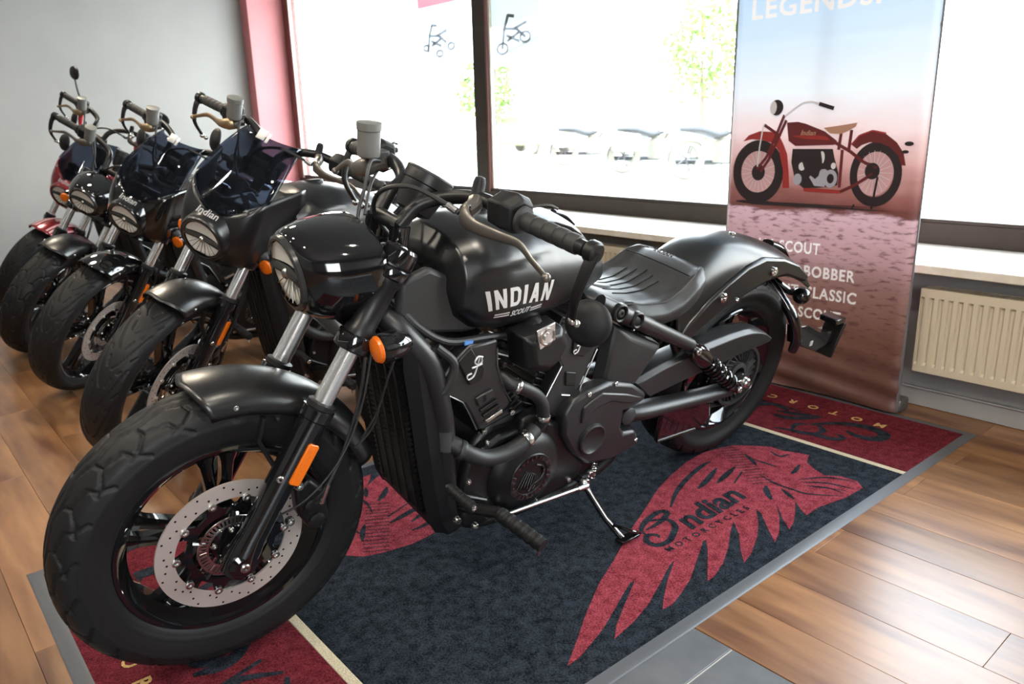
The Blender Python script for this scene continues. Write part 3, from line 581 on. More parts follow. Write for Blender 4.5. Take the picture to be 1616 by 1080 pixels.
# ================================================================== motorcycles
RAKE = math.radians(29); TRAIL = .12; WB = 1.562; RF = .32; XR = -.084; RR = .323
def steer_matrix(a):
    k = Vector((-math.sin(RAKE), 0, math.cos(RAKE))); c = Vector((WB + TRAIL, 0, 0))
    return Matrix.Translation(c) @ Matrix.Rotation(a, 4, k) @ Matrix.Translation(-c)
def seg_dist(S, W, segs):
    d = np.full(S.shape, 9.)
    for (s0, w0), (s1, w1) in segs:
        a = np.array([s0, w0]); b = np.array([s1, w1]); L = (b - a) @ (b - a)
        t = np.clip(((S - s0) * (s1 - s0) + (W - w0) * (w1 - w0)) / L, 0, 1)
        d = np.minimum(d, np.hypot(S - (s0 + t * (s1 - s0)), W - (w0 + t * (w1 - w0))))
    return d
def tyre_mesh(kind, R, hw, rr, NU=760, groove=True):
    # half profile (y, r) from bead to crown
    if rr < .235: pr = [(.046, rr), (.054, rr + .010), (.062, rr + .030), (hw, rr + .052), (hw * .985, R - .040), (hw * .90, R - .023), (hw * .70, R - .011), (hw * .42, R - .003), (hw * .15, R), (0, R)]
    else: pr = [(.046, rr), (.053, rr + .006), (.061, rr + .018), (hw, rr + .030), (hw * .97, R - .028), (hw * .84, R - .014), (hw * .62, R - .006), (hw * .35, R - .0015), (hw * .12, R), (0, R)]
    pr = [(a, b) for a, b in pr]
    full = pr + [(-a, b) for a, b in pr[-2::-1]]
    C = np.array([(c[0], c[1]) for c in crom([(a, b, 0) for a, b in full], 5)])
    dl = np.r_[0, np.cumsum(np.hypot(*np.diff(C, axis=0).T))]; NVp = 74 if groove else 40
    t = np.linspace(0, dl[-1], NVp); Y = np.interp(t, dl, C[:, 0]); Rr = np.interp(t, dl, C[:, 1]); W = t - dl[-1] / 2
    dY = np.gradient(Y, t); dR = np.gradient(Rr, t); nY = dR * -1; nR = dY
    if nR[len(nR) // 2] < 0: nY, nR = -nY, -nR
    U = np.arange(NU) / NU * 2 * PI; S = U * R
    Sg, Wg = np.meshgrid(S, W, indexing='ij'); dep = np.zeros_like(Sg)
    if groove:
        circ = 2 * PI * R
        if kind == 'block':
            n = 22; p = circ / n; q = np.mod(Sg, p)
            for sg in (1, -1):
                off = 0 if sg == 1 else p / 2; q2 = np.mod(Sg + off, p); w_ = Wg * sg
                segs = [((0, .004), (p * .35, .012)), ((p * .35, .012), (p * .45, .028)), ((p * .45, .028), (p * .95, .034)), ((p * .95, .034), (p * 1.05, .046)), ((p * 1.05, .046), (p * 1.35, .060)), ((p * .35, .012), (p, .004)), ((p * .45, .028), (p * .2, .044)), ((p * .2, .044), (p * -.05, .048))]; segs = [((a_[0], a_[1] * 1.38), (b_[0], b_[1] * 1.38)) for a_, b_ in segs]
                for sh in (-p, 0, p): dep = np.maximum(dep, np.clip(1.35 - np.where(w_ > 0, seg_dist(q2, w_, [((a[0] + sh, a[1]), (b[0] + sh, b[1])) for a, b in segs]), 9) / .0025, 0, 1))
        else:
            n = 15; p = circ / n
            for sg in (1, -1):
                off = 0 if sg == 1 else p / 2; q2 = np.mod(Sg + off, p); w_ = Wg * sg
                segs = [((0, .006), (p * .18, .020)), ((p * .18, .020), (p * .62, .038)), ((p * .62, .038), (p * 1.15, .052)), ((p * .55, .012), (p * .80, .020)), ((p * .35, .046), (p * .52, .056)), ((p * .95, .030), (p * 1.05, .036))]
                for sh in (-p, 0): dep = np.maximum(dep, np.clip(1.3 - np.where(w_ > 0, seg_dist(q2, w_, [((a[0] + sh, a[1]), (b[0] + sh, b[1])) for a, b in segs]), 9) / .0019, 0, 1))
    # raised ribs on the side wall
    rib = np.zeros_like(Sg)
    Rg = np.broadcast_to(Rr, Sg.shape); rib += .0012 * np.exp(-((Rg - (rr + .021)) / .0012) ** 2) + .0012 * np.exp(-((Rg - (R - .046)) / .0015) ** 2)
    D = rib - .0068 * dep
    Yf = Y[None, :] + nY[None, :] * D; Rf = Rr[None, :] + nR[None, :] * D
    V = np.stack([Rf * np.cos(U)[:, None], Yf, Rf * np.sin(U)[:, None]], -1).reshape(-1, 3)
    i = np.arange(NU)[:, None] * NVp; j = np.arange(NVp - 1)[None, :]; k = ((np.arange(NU) + 1) % NU)[:, None] * NVp
    F = np.stack([i + j, i + j + 1, k + j + 1, k + j], -1).reshape(-1, 4)
    me = bpy.data.meshes.new('tyre'); me.from_pydata(V.tolist(), [], F.tolist()); me.polygons.foreach_set('use_smooth', [True] * len(F))
    bm = bmesh.new(); bm.from_mesh(me); bmesh.ops.recalc_face_normals(bm, faces=bm.faces[:]); bm.to_mesh(me); bm.free(); return me
def wheel(root, S, name, cx, R, hw, rr, kind, cfg, front=True):
    """cast wheel centred on its axle; sub-parts: tyre, spokes, hub, brake disc, ..."""
    K = (name, kind)
    def pl(o, p=True):
        if p: o.matrix_local = S @ Matrix.Translation((cx, 0, R))
        return o
    rw = .048 if front else .058
    rim = pl(obj('%s' % name, lambda: MB().lathe([(rr + .004, rw), (rr + .001, rw + .003), (rr - .006, rw + .002), (rr - .012, rw - .010), (rr - .030, rw - .026), (rr - .034, 0), (rr - .030, -rw + .026), (rr - .012, -rw + .010), (rr - .006, -rw - .002), (rr + .001, -rw - .003), (rr + .004, -rw), (rr - .004, 0)], (0, 0, 0), (0, 1, 0), 90, cap=False, closed=True), GLOSS, root, key=K + ('rim',), ang=28))
    ty = CACHE.get(K + ('tyre',)) or tyre_mesh(kind, R, hw, rr, groove=True); CACHE[K + ('tyre',)] = ty
    if not len(ty.materials): ty.materials.append(RUBBER)
    obj('tyre', None, RUBBER, rim, key=K + ('tyre',))
    def spoke(a, da):
        def f():
            mb = MB(); c, s = math.cos(a), math.sin(a); R_ = []
            for k_ in range(7):
                q = k_ / 6; r = .040 + (rr - .030 - .040) * q; th = a + da * (1 - q * .2) * (1 if q > 0 else .6); wd = .0155 - .0045 * math.sin(q * PI) + (.006 if q in (0, 1) else 0); dp = .022 - .007 * q + (.004 if q == 1 else 0)
                cc = np.array((r * math.cos(th), 0, r * math.sin(th))); tt = np.array((-math.sin(th), 0, math.cos(th)))
                R_.append([cc + tt * wd * x_ + np.array((0, dp * y_, 0)) for x_, y_ in ((-1, -.6), (-.6, -1), (.6, -1), (1, -.6), (1, .6), (.6, 1), (0.2, .75), (-.2, .75), (-.6, 1), (-1, .6))])
            return mb.rings(R_)
        return f
    for k_ in range(5):
        for s_ in (-1, 1):
            a = math.radians(72 * k_ + 18); o = obj('spoke', spoke(0, s_ * .155), GLOSS, rim, key=K + ('spoke', s_), ang=25); o.rotation_euler = (0, -a, 0)
    obj('hub', lambda: MB().lathe([(.020, -.085), (.030, -.080), (.034, -.045), (.050, -.030), (.052, .030), (.040, .050), (.040, .066), (.020, .070)], (0, 0, 0), (0, 1, 0), 36), GLOSS, rim, key=K + ('hub',))
    if front:
        def disc():
            mb = MB(); n = 120
            for z in (.066, .0705):
                V = [(r * math.cos(t), z, r * math.sin(t)) for r in (.149, .1475, .112) for t in np.linspace(0, 2 * PI, n, endpoint=False)]
                mb.add(V, [(a * n + i, a * n + (i + 1) % n, (a + 1) * n + (i + 1) % n, (a + 1) * n + i) for a in (0, 1) for i in range(n)])
            # inner edge with scallops for the carrier lugs
            Rr_ = [[(r * math.cos(t), y, r * math.sin(t)) for t in np.linspace(0, 2 * PI, n, endpoint=False)] for r, y in ((.149, .066), (.149, .0705))]
            mb.rings(Rr_, cap=False); Rr_ = [[(r * math.cos(t), y, r * math.sin(t)) for t in np.linspace(0, 2 * PI, n, endpoint=False)] for r, y in ((.112, .066), (.112, .0705))]
            return mb.rings(Rr_, cap=False)
        obj('brake_disc', disc, DISC, rim, key=('disc',), ang=30)
        def holes():
            mb = MB()
            for k_ in range(50):
                t = 2 * PI * k_ / 50; r = (.142, .132, .121)[k_ % 3] if k_ % 5 else .127; mb.lathe([(.0024, 0), (.0024, .0005)], (r * math.cos(t), .0704, r * math.sin(t)), (0, 1, 0), 8)
            return mb
        obj('disc_holes', holes, DARK, rim, key=('holes',))['kind'] = 'stuff'
        def carrier():
            mb = MB(); n = 100; P = []
            for i in range(n):
                t = 2 * PI * i / n; P.append(.112 if (i % 10) in (0, 1, 9) else (.101 if (i % 10) in (2, 8) else .092))
            for z0, z1 in ((.064, .0695),):
                Rg = []
                for rf, z in ((0, z0), (1, z0), (1, z1), (0, z1)):
                    Rg.append([((P[i] if rf else .078) * math.cos(2 * PI * i / n), z, (P[i] if rf else .078) * math.sin(2 * PI * i / n)) for i in range(n)])
                mb.rings(Rg, cap=False, closed=True)
            for k_ in range(5):
                t = 2 * PI * k_ / 5 + .3; mb.tube([(.030 * math.cos(t), .062, .030 * math.sin(t)), (.085 * math.cos(t + .1), .066, .085 * math.sin(t + .1))], .009, 8, flat=.6)
            return mb
        obj('disc_carrier', carrier, GLOSS, rim, key=('carrier',), ang=30)
        for k_ in range(10):
            t = 2 * PI * k_ / 10
            o = obj('rotor_button', lambda: MB().lathe([(.0088, 0), (.0088, .0035), (.0070, .0045), (.0045, .0045), (.0040, .0015)], (.1095, .0695, 0), (0, 1, 0), 16), STEEL, rim, key=('button',)); o.rotation_euler = (0, -t, 0)
        def tone():
            mb = MB(); n = 96
            mb.lathe([(.070, .071), (.070, .0735), (.066, .0735), (.066, .071)], (0, 0, 0), (0, 1, 0), 72, cap=False, closed=True); mb.lathe([(.052, .071), (.052, .0735), (.048, .0735), (.048, .071)], (0, 0, 0), (0, 1, 0), 72, cap=False, closed=True)
            for i in range(n // 2):
                t = 2 * PI * i / (n // 2); c, s = math.cos(t), math.sin(t); mb.box((.059 * c, .0722, .059 * s), (.0155, .0024, .0042), np.array([[c, 0, -s], [0, 1, 0], [s, 0, c]]))
            return mb
        obj('speed_sensor_ring', tone, STEEL, rim, key=('tone',))
        for k_ in range(5):
            t = 2 * PI * k_ / 5 + .3; o = obj('bolt', lambda: MB().bolt((.038, .070, 0), (0, 1, 0), .0062, .007), STEEL, rim, key=('discbolt',)); o.rotation_euler = (0, -t, 0)
    return rim
def ptube(P, r, **k): return MB().tube(P, r, **k)

def grid_loft(secs, closed=False, cap=False): return MB().rings(secs, cap=cap, wrap=closed)
def tank_mesh():
    X = [.565, .60, .66, .74, .82, .90, .97, 1.03, 1.075, 1.10, 1.108]
    ZB = [.755, .738, .722, .708, .697, .690, .690, .703, .735, .790, .83]
    ZT = [.775, .818, .858, .895, .920, .935, .940, .935, .918, .885, .86]
    HW = [.040, .074, .102, .130, .150, .162, .166, .160, .138, .095, .05]
    xs = np.r_[np.linspace(.565, 1.06, 40), np.linspace(1.065, 1.108, 14)]; R = []; n = 72
    for x in xs:
        zb, zt, hw = (np.interp(x, X, A) for A in (ZB, ZT, HW)); zm = zb + (zt - zb) * .40; ring = []
        for t in np.linspace(0, 2 * PI, n, endpoint=False):
            c, s = math.cos(t), math.sin(t); e = .72 if s > 0 else .62
            y = hw * math.copysign(abs(c) ** e, c); z = zm + ((zt - zm) if s > 0 else (zm - zb)) * math.copysign(abs(s) ** (.86 if s > 0 else .8), s)
            zc = .848 + .030 * math.sin(np.clip((x - .60) / .45, 0, 1) * PI) - .9 * max(0, x - 1.035); k = 1 / (1 + math.exp((z - zc) / .0016)); k *= np.clip((1.10 - x) / .02, 0, 1)
            y *= 1 - .045 * k; ring.append((x, y, z))
        R.append(ring)
    return MB().rings(R)
def smooth_interp(x, X, Y):
    return float(np.interp(x, X, Y))
def front_fender_mesh():
    R = []; A = np.linspace(math.radians(90 - 10), math.radians(90 + 70), 34)
    ys = np.linspace(-1, 1, 25)
    for a in A:
        row = []
        for q in ys:
            k = abs(q); y = .083 * math.sin(k * PI / 2) * (1 if q > 0 else -1); r = .300 + .056 * max(0, math.cos(k * PI / 2)) ** .75
            aa = a + math.radians(5) * k * np.clip((math.radians(105) - a) / .4, 0, 1)
            row.append((r * math.cos(aa), y, r * math.sin(aa)))
        R.append(row)
    return MB().rings(R, cap=False, wrap=False)
def rear_fender_mesh():
    T = [(-.375, .615), (-.33, .665), (-.25, .715), (-.16, .750), (-.06, .778), (.03, .792), (.12, .790), (.20, .768), (.28, .725), (.33, .68)]
    B = [(-.355, .590), (-.29, .625), (-.20, .655), (-.11, .655), (-.03, .640), (.04, .620), (.11, .598), (.18, .572), (.24, .535), (.29, .49)]
    T = crom([(a, 0, b) for a, b in T], 4); B = crom([(a, 0, b) for a, b in B], 4); R = []
    for t_, b_ in zip(T, B):
        row = []
        for q in np.linspace(-1, 1, 31):
            k = abs(q); y = .112 * math.sin(min(1, k * 1.45) * PI / 2) ** 1.0 * (1 if q > 0 else -1); e = np.clip((k - .25) / .75, 0, 1) ** 1.25
            p = t_ * (1 - e) + b_ * e; row.append((p[0], y, p[2] - .010 * (k / .25) ** 2 * (k < .25) - .010 * (k >= .25) * (1 - e)))
        R.append(row)
    return MB().rings(R, cap=False, wrap=False)
def seat_mesh():
    X = [.205, .225, .26, .30, .36, .42, .48, .54, .60, .635]
    ZT = [.715, .745, .750, .738, .708, .690, .690, .700, .722, .725]   # centre line
    ZS = [.700, .728, .735, .722, .685, .668, .668, .680, .700, .712]   # at the rim
    ZB = [.66, .625, .605, .595, .590, .595, .605, .625, .660, .695]
    HW = [.075, .115, .142, .155, .160, .157, .148, .128, .100, .060]
    R = []; n = 44
    for x in np.linspace(.205, .635, 44):
        zt, zs, zb, hw = (np.interp(x, X, A) for A in (ZT, ZS, ZB, HW)); ring = []
        for i in range(n):
            t = 2 * PI * i / n; c, s = math.cos(t), math.sin(t)
            y = hw * math.copysign(abs(c) ** .55, c); top = zt + (zs - zt) * (abs(y) / hw) ** 2 + (.014 * math.exp(-((abs(y) / hw - .84) / .10) ** 2) if x < .52 else 0)
            z = (zs - .022) + (top - zs + .022) * s ** .5 if s > 0 else (zs - .022) - (zs - .022 - zb) * abs(s) ** .8
            if s <= 0: y *= 1 - .10 * abs(s)
            ring.append((x, y, z))
        R.append(ring)
    return MB().rings(R)
HN = Vector((math.cos(math.radians(-10)), 0, math.sin(math.radians(-10))))
def nacelle_mesh():
    a = math.radians(-10); f = np.array((math.cos(a), 0, math.sin(a))); u = np.array((-math.sin(a), 0, math.cos(a)))
    c0 = np.array((1.380, 0, .862)); R = []; n = 56
    S = [(.010, .072, .072, .074, 2), (.018, .076, .076, .078, 2), (.015, .084, .081, .086, 2.0), (-.004, .099, .086, .100, 2.0), (-.030, .112, .088, .113, 2.02), (-.060, .121, .087, .121, 2.05), (-.090, .126, .084, .122, 2.1), (-.118, .127, .080, .118, 2.15), (-.134, .122, .075, .110, 2.2), (-.132, .113, .068, .10, 2.2)]
    for d, hw, up, dn, e in S:
        c = c0 + f * d; ring = []
        for t in np.linspace(0, 2 * PI, n, endpoint=False):
            cc, ss = math.cos(t), math.sin(t); ring.append(c + np.array((0, 1, 0)) * hw * math.copysign(abs(cc) ** (2 / e), cc) + u * (up if ss > 0 else dn) * math.copysign(abs(ss) ** (2 / e), ss))
        R.append(ring)
    return MB().rings(R, cap=False)
def fairing_mesh():
    # grid of (angle column, height row); columns go right wing -> nose -> left wing
    cols = [(-1.0, ), ]; R = []
    def sec(q):   # q -1..1 ; returns list of points from bottom to top
        s = 1 if q > 0 else -1; k = abs(q)
        if k <= .65:
            a = k / .65 * PI / 2; y = .138 * math.sin(a); x = 1.305 + .100 * max(0, math.cos(a)) ** .8
            zb = .725 + .02 * math.sin(a); zt = .925 + .065 * math.sin(a) ** 2
        else:
            a = (k - .65) / .35; y = .138 + .037 * a; x = 1.305 - .165 * a; zb = .745 + .10 * a; zt = .990 + .015 * a
        out = []
        for i in range(12):
            t = i / 11; z = zb + (zt - zb) * t; bul = math.sin(PI * (t * .85 + .10)) - .45
            out.append((x + (.036 * bul if k <= .65 else .036 * bul * (1 - a)) , s * (y + (.012 * bul)), z))
        return out
    for q in np.linspace(-1, 1, 41): R.append(sec(q))
    return MB().rings(R, cap=False, wrap=False)
def windshield_mesh():
    R = []
    for j in range(14):
        t = j / 13; zc = .92 + .225 * t; xc = 1.405 - .215 * t; row = []
        hw = .140 - .035 * t ** 1.5
        for q in np.linspace(-1, 1, 21):
            y = hw * q; x = xc - .075 * q * q - .02 * abs(q) ** 3; z = zc + (.070 * (1 - t) - .030 * t ** 3) * q * q - (.020 * (1 - t)) * (1 - abs(q)) * 0
            row.append((x, y, z))
        R.append(row)
    return MB().rings(R, cap=False, wrap=False)

BARL = [(1.185, .045, .945), (1.150, .055, .985), (1.105, .085, 1.005), (1.080, .17, 1.022), (1.066, .28, 1.012), (1.040, .43, .998)]
def mir(P, s): return [(x, y * s, z) for x, y, z in P]
def motorcycle(label, x, y, heading, lean, steer, cfg, group='motorcycles parked side by side in the showroom', name='motorcycle'):
    root = thing(name, label, 'motorcycle', (x, y, cfg.get('z', 0)), group)
    root.rotation_euler = (Matrix.Rotation(heading, 4, 'Z') @ Matrix.Rotation(-lean, 4, 'X')).to_euler()
    S = steer_matrix(steer)
    g = lambda k, d: cfg.get(k, d)
    BARS = ('handlebar', 'mirror', 'switch_housing', 'clutch_lever', 'brake_lever', 'mirror_mount_stub', 'brake_fluid_reservoir', 'clutch_cable', 'cable_adjuster', 'front_brake_line')
    SB = steer_matrix(steer - math.radians(12)) @ Matrix.Translation((-.03, 0, .080 + cfg.get('rise', 0))) if cfg.get('fairing') is not None else None
    BODY = g('body', MATTE); FEND = g('fender', BODY); NAC = g('nacelle', GLOSS); HEAVY = g('detail', True)
    def st(nm, mb, m_, key, par=None, **k):      # steered part
        o = obj(nm, mb, m_, par or root, key=key, **k)
        if par is None: o.matrix_local = SB if (SB is not None and nm in BARS) else S
        return o
    def fx(nm, mb, m_, key, par=None, **k): return obj(nm, mb, m_, par or root, key=key, **k)
    fw = wheel(root, S, 'front_wheel', WB, RF, .066, g('rr', .216), g('tread', 'block'), cfg)
    # fork
    A = np.array((1.560, 0, .305)); Bq = np.array((1.207, 0, .922)); ud = (Bq - A) / np.linalg.norm(Bq - A)
    for s in (1, -1):
        yy = .104 * s; o_ = np.array((0, yy, 0)); F = lambda d: A + o_ + ud * d
        leg = st('fork_leg', lambda: MB().lathe([(.012, -.034), (.027, -.030), (.032, -.005), (.032, .03), (.0285, .06), (.028, .10), (.029, .16), (.0295, .30), (.0295, .325), (.033, .328), (.033, .350), (.027, .352)], A + o_, ud, 24).lathe([(.026, -.03 * s), (.029, -.022 * s), (.029, .024 * s), (.020, .031 * s)], A + o_, (0, 1, 0), 20), GLOSS, ('fl', s))
        st('stanchion', lambda: MB().cyl(F(.350), F(.50), .0198, 24), mat('polished_fork_tube', (.86, .86, .85), .2, .9), ('stan', s), leg)
        st('dust_seal', lambda: MB().lathe([(.029, 0), (.029, .010), (.022, .013)], F(.352), ud, 24), RUBBER, ('ds', s), leg)
        st('upper_sleeve', lambda: MB().lathe([(.029, .0), (.031, .004), (.031, .040), (.027, .046), (.027, .135), (.030, .14), (.030, .155)], F(.490), ud, 24), ENGM, ('us', s), leg)
        st('fork_cap', lambda: MB().lathe([(.034, 0), (.035, .004), (.035, .030), (.030, .036), (.018, .038), (.016, .032)], F(.672), ud, 28), GLOSS, ('fc', s), leg)
        st('axle_bolt', lambda: MB().bolt(A + o_ + (0, .029 * s, 0), (0, s, 0), .0105, .006), STEEL, ('ab', s), leg)
        if s == 1:
            st('bolt', lambda: MB().bolt(A + o_ + ud * .205 + (.020, .018, .0), (.3, 1, 0), .008, .007), STEEL, ('fb1',), leg)
        rf = st('side_reflector', lambda: MB().prism([(-.046, -.009), (-.042, -.0125), (.042, -.0125), (.046, -.009), (.046, .009), (.042, .0125), (-.042, .0125), (-.046, .009)], 0, .006), AMBER, ('refl',), leg, bev=.002)
        rf.matrix_local = Matrix.Translation(Vector(F(.233) + (-.010, .0285 * s, 0)) ) @ Matrix.Rotation(-math.atan2(ud[2], ud[0]), 4, 'Y')
    def clampmb(d, th, hx):
        c = A + ud * d; mb = MB(); u1 = np.array((ud[2], 0, -ud[0])); R_ = np.array([u1, (0, 1, 0), ud]).T
        mb.box(c - u1 * .030, (.07, .17, th), R_)
        for s in (-1, 1): mb.lathe([(.037, -th / 2), (.038, -th / 2 + .004), (.038, th / 2 - .004), (.036, th / 2)], c + (0, .104 * s, 0), ud, 24)
        return mb
    st('lower_triple_clamp', lambda: clampmb(.50, .036, 0), GLOSS, ('tc1',), bev=.004); tp = st('upper_triple_clamp', lambda: clampmb(.655, .026, 0), GLOSS, ('tc2',), bev=.004)
    st('steering_stem', lambda: MB().cyl(A + ud * .46 + (-.055, 0, -.03), A + ud * .69 + (-.055, 0, -.03), .022, 20), ENGM, ('stem',), tp)
    # front fender
    ff = st('front_fender', lambda: front_fender_mesh(), FEND, ('ff',), solid=.0022, ang=60); ff.matrix_local = S @ Matrix.Translation((WB, 0, RF))
    for s in (-1, 1):
        st('fender_bracket', lambda: MB().tube([(-.07, .083 * s, .285), (-.055, .090 * s, .24), (-.095, .092 * s, .15)], .010, 8, flat=.5), ENGM, ('fbk', s), ff)
        st('bolt', lambda: MB().bolt((-.02, .081 * s, .318), (0, s, .1), .0055, .004), STEEL, ('fdb', s), ff)
    if g('stripes', False):
        for q0, q1, m_ in ((-.50, -.40, REDL), (-.33, -.24, REDL), (.24, .33, REDL), (.40, .50, REDL), (-.90, -.78, REDL), (.78, .90, REDL)):
            def strp(q0=q0, q1=q1):
                R_ = []
                for a in np.linspace(math.radians(90 - 6), math.radians(90 + 66), 24): R_.append([((.302 + .0565 * math.cos(q * PI / 2) ** .75) * math.cos(a), .0845 * math.sin(q * PI / 2), (.302 + .0565 * math.cos(q * PI / 2) ** .75) * math.sin(a)) for q in np.linspace(q0, q1, 4)])
                return MB().rings(R_, cap=False, wrap=False)
            st('fender_stripe', strp, m_, ('strp', q0), ff)
    # brake caliper and hose
    cal = st('brake_caliper', lambda: MB().prism([(1.405, .44), (1.438, .425), (1.432, .36), (1.405, .31), (1.380, .305), (1.362, .335), (1.372, .40)], .050, .098), ENGM, ('cal',), bev=.007)
    for p_ in ((1.392, .335), (1.402, .375)): st('piston_cap', lambda p_=p_: MB().lathe([(.018, 0), (.018, .006), (.012, .009)], (p_[0], .098, p_[1]), (0, 1, 0), 20), ENGM, ('pc', p_), cal)
    for p_ in ((1.436, .445), (1.457, .365)): st('bolt', lambda p_=p_: MB().bolt((p_[0], .108, p_[1]), (0, 1, 0), .0095, .012), STEEL, ('cb', p_), cal)
    st('brake_hose', lambda: MB().tube([(1.395, .11, .40), (1.375, .118, .43), (1.335, .11, .50), (1.300, .105, .60), (1.282, .095, .70), (1.26, .06, .78)], .0038, 8, 5), HOSE, ('bh',))
    st('hose_fitting', lambda: MB().tube([(1.387, .113, .385), (1.375, .118, .43)], .006, 8), STEEL, ('bhf',))
    st('sensor_cable', lambda: MB().tube([(1.50, .085, .36), (1.43, .112, .40), (1.370, .118, .455), (1.325, .115, .52), (1.292, .110, .61), (1.272, .10, .70)], .0025, 8, 5), HOSE, ('sc',))
    # head lamp and its housing
    c0 = np.array((1.380, 0, .862)) if g('fairing', None) is None else np.array((1.392, 0, .848)); hf = np.array(HN)
    if g('fairing', None) is None:
        nc = st('headlamp_housing', nacelle_mesh, NAC, ('nac',), solid=.003, ang=50); lc = c0 + hf * .026
    else:
        nc = st('fairing', fairing_mesh, g('fairing', MATTE), ('fair',), solid=.004, ang=50); lc = c0 + hf * .050 + (0, 0, -.008)
        st('headlamp_ring', lambda: MB().lathe([(.086, -.06), (.085, -.015), (.082, .000), (.078, .004), (.073, .002)], c0 + hf * .050 + (0, 0, -.008), hf, 44, cap=False), g('fairing', MATTE), ('hring',), nc)
        ws = st('windshield', windshield_mesh, TINT, ('ws',), solid=.003, ang=60)
        for s in (-1, 1):
            st('screw', lambda: MB().bolt((1.372, .10 * s, .965), (1, 0, .3), .0055, .004), STEEL, ('wsc', s), ws)
        st('protective_tape', lambda: MB().rings([[(1.182, y_, 1.165), (1.208, y_, 1.138)] for y_ in (-.012, .018)], cap=False, wrap=False).rings([[(1.186, y_, 1.163), (1.212, y_, 1.136)] for y_ in (.024, .034)], cap=False, wrap=False), WHITE, ('tape',), ws, solid=.001)
        me = CACHE.get('fairtxt')
        if me is None:
            me = text_mesh('Indian', .034, shear=.3, bold=.0004, align='CENTER'); place(me, (1.438, .0, .922), (0, 1, 0), (-.5, 0, 1)); me.materials.append(SILVL); CACHE['fairtxt'] = me
        st('script_badge', None, SILVL, 'fairtxt', nc)
    lens = st('headlamp', lambda: MB().lathe([(.077, -.016), (.076, .0), (.071, .003), (.066, .002)], lc, hf, 44, cap=False), LENSD, ('hl', cfg.get('fairing') is not None), nc if 0 else None)
    def lensmesh():
        mb = MB(); up = np.array((-hf[2], 0, hf[0])); prof = [(.0675, .0), (.060, .006), (.040, .0105), (.020, .013), (.001, .0135)]; return mb.lathe(prof, lc, hf, 40, cap=False)
    def refl(z0, z1, flip=1):
        up = np.array((-hf[2], 0, hf[0])); yv = np.array((0, 1., 0)); mb = MB(); R_ = []
        for j in range(6):
            z = z0 + (z1 - z0) * j / 5; hw = math.sqrt(max(1e-6, .064 ** 2 - z * z)); R_.append([lc + up * z + yv * (hw * q) + hf * (-.002 - .012 * (1 - q * q) * (1 - (z / .07) ** 2)) for q in np.linspace(-1, 1, 13)])
        return mb.rings(R_, cap=False, wrap=False)
    hk = cfg.get('fairing') is not None
    st('reflector', lambda: refl(.012, .060), REFLM, ('rf1', hk), lens); st('reflector', lambda: refl(-.060, -.004), REFLM, ('rf2', hk), lens)
    st('reflector_divider', lambda: MB().tube([lc + np.array((0, -.066, .0)) + hf * -.004, lc + hf * -.006 + (0, 0, .004), lc + np.array((0, .066, 0)) + hf * -.004], .009, 8), LENSD, ('rfd', hk), lens)
    for k_ in range(-3, 4): st('reflector_rib', lambda k_=k_: MB().tube([lc + np.array((0, .004 * k_, -.006)) + hf * -.012, lc + np.array((0, .018 * k_, -.058 + .002 * k_ * k_)) + hf * -.006], .0012, 6), STEEL, ('rfr', hk, k_), lens)
    CG = MATS.get('clear_lens')
    if CG is None:
        CG = bpy.data.materials.new('clear_lens'); CG.use_nodes = True; t = CG.node_tree; t.nodes.clear(); a_ = t.nodes.new('ShaderNodeBsdfTransparent'); a_.inputs[0].default_value = (.92, .92, .90, 1); b_ = t.nodes.new('ShaderNodeBsdfGlossy'); b_.inputs['Roughness'].default_value = .02; lw = t.nodes.new('ShaderNodeLayerWeight'); lw.inputs[0].default_value = .06; c_ = t.nodes.new('ShaderNodeMixShader'); d_ = t.nodes.new('ShaderNodeOutputMaterial')
        t.links.new(lw.outputs['Fresnel'], c_.inputs[0]); t.links.new(a_.outputs[0], c_.inputs[1]); t.links.new(b_.outputs[0], c_.inputs[2]); t.links.new(c_.outputs[0], d_.inputs[0]); MATS['clear_lens'] = CG
    st('lens', lensmesh, CG, ('lens', hk), lens)
    st('bulb_cap', lambda: MB().sph(lc + hf * -.004, .012, 12), STEEL, ('bulb', hk), lens)
    # turn signals
    for s in (1, -1):
        sg = st('turn_signal', lambda: MB().lathe([(.027, .030), (.0305, .026), (.0310, .010), (.0285, -.012), (.020, -.034), (.008, -.044), (.001, -.045)], (1.262, .165 * s, .745), (.99, .0, -.08), 28, cap=False).tube([(1.245, .15 * s, .745), (1.262, .118 * s, .742)], .009, 8), GLOSS, ('ts', s))
        st('amber_lens', lambda: MB().lathe([(.027, .028), (.0275, .032), (.024, .0375), (.015, .041), (.001, .042)], (1.262, .165 * s, .745), (.99, .0, -.08), 28, cap=False), AMBER, ('tsl', s), sg)
        def dots(s=s):
            mb = MB()
            for i in range(-3, 4):
                for j in range(-3, 4):
                    if i * i + j * j < 12: mb.sph((1.3015 - .0013 * (i * i + j * j) * .35, .165 * s + i * .0068, .742 + j * .0068), .0025, 6)
            return mb
        st('lens_facets', dots, AMBERD, ('tsd', s), sg)['kind'] = 'stuff'
    if not g('no_wire', False): st('signal_wire', lambda: MB().tube([(1.25, .16, .718), (1.262, .15, .66), (1.268, .135, .60), (1.28, .125, .54), (1.315, .118, .50)], .0022, 8, 5).tube([(1.245, .15, .72), (1.255, .14, .66), (1.272, .13, .58), (1.30, .12, .52)], .0018, 8, 5), HOSE, ('sw',))
    # handlebar with controls
    hb = st('handlebar', lambda: MB().tube(BARL, .0145, 14, 6).tube(mir(BARL, -1), .0145, 14, 6).tube([(1.185, .05, .945), (1.185, -.05, .945)], .016, 12), ENGM, ('hb',))
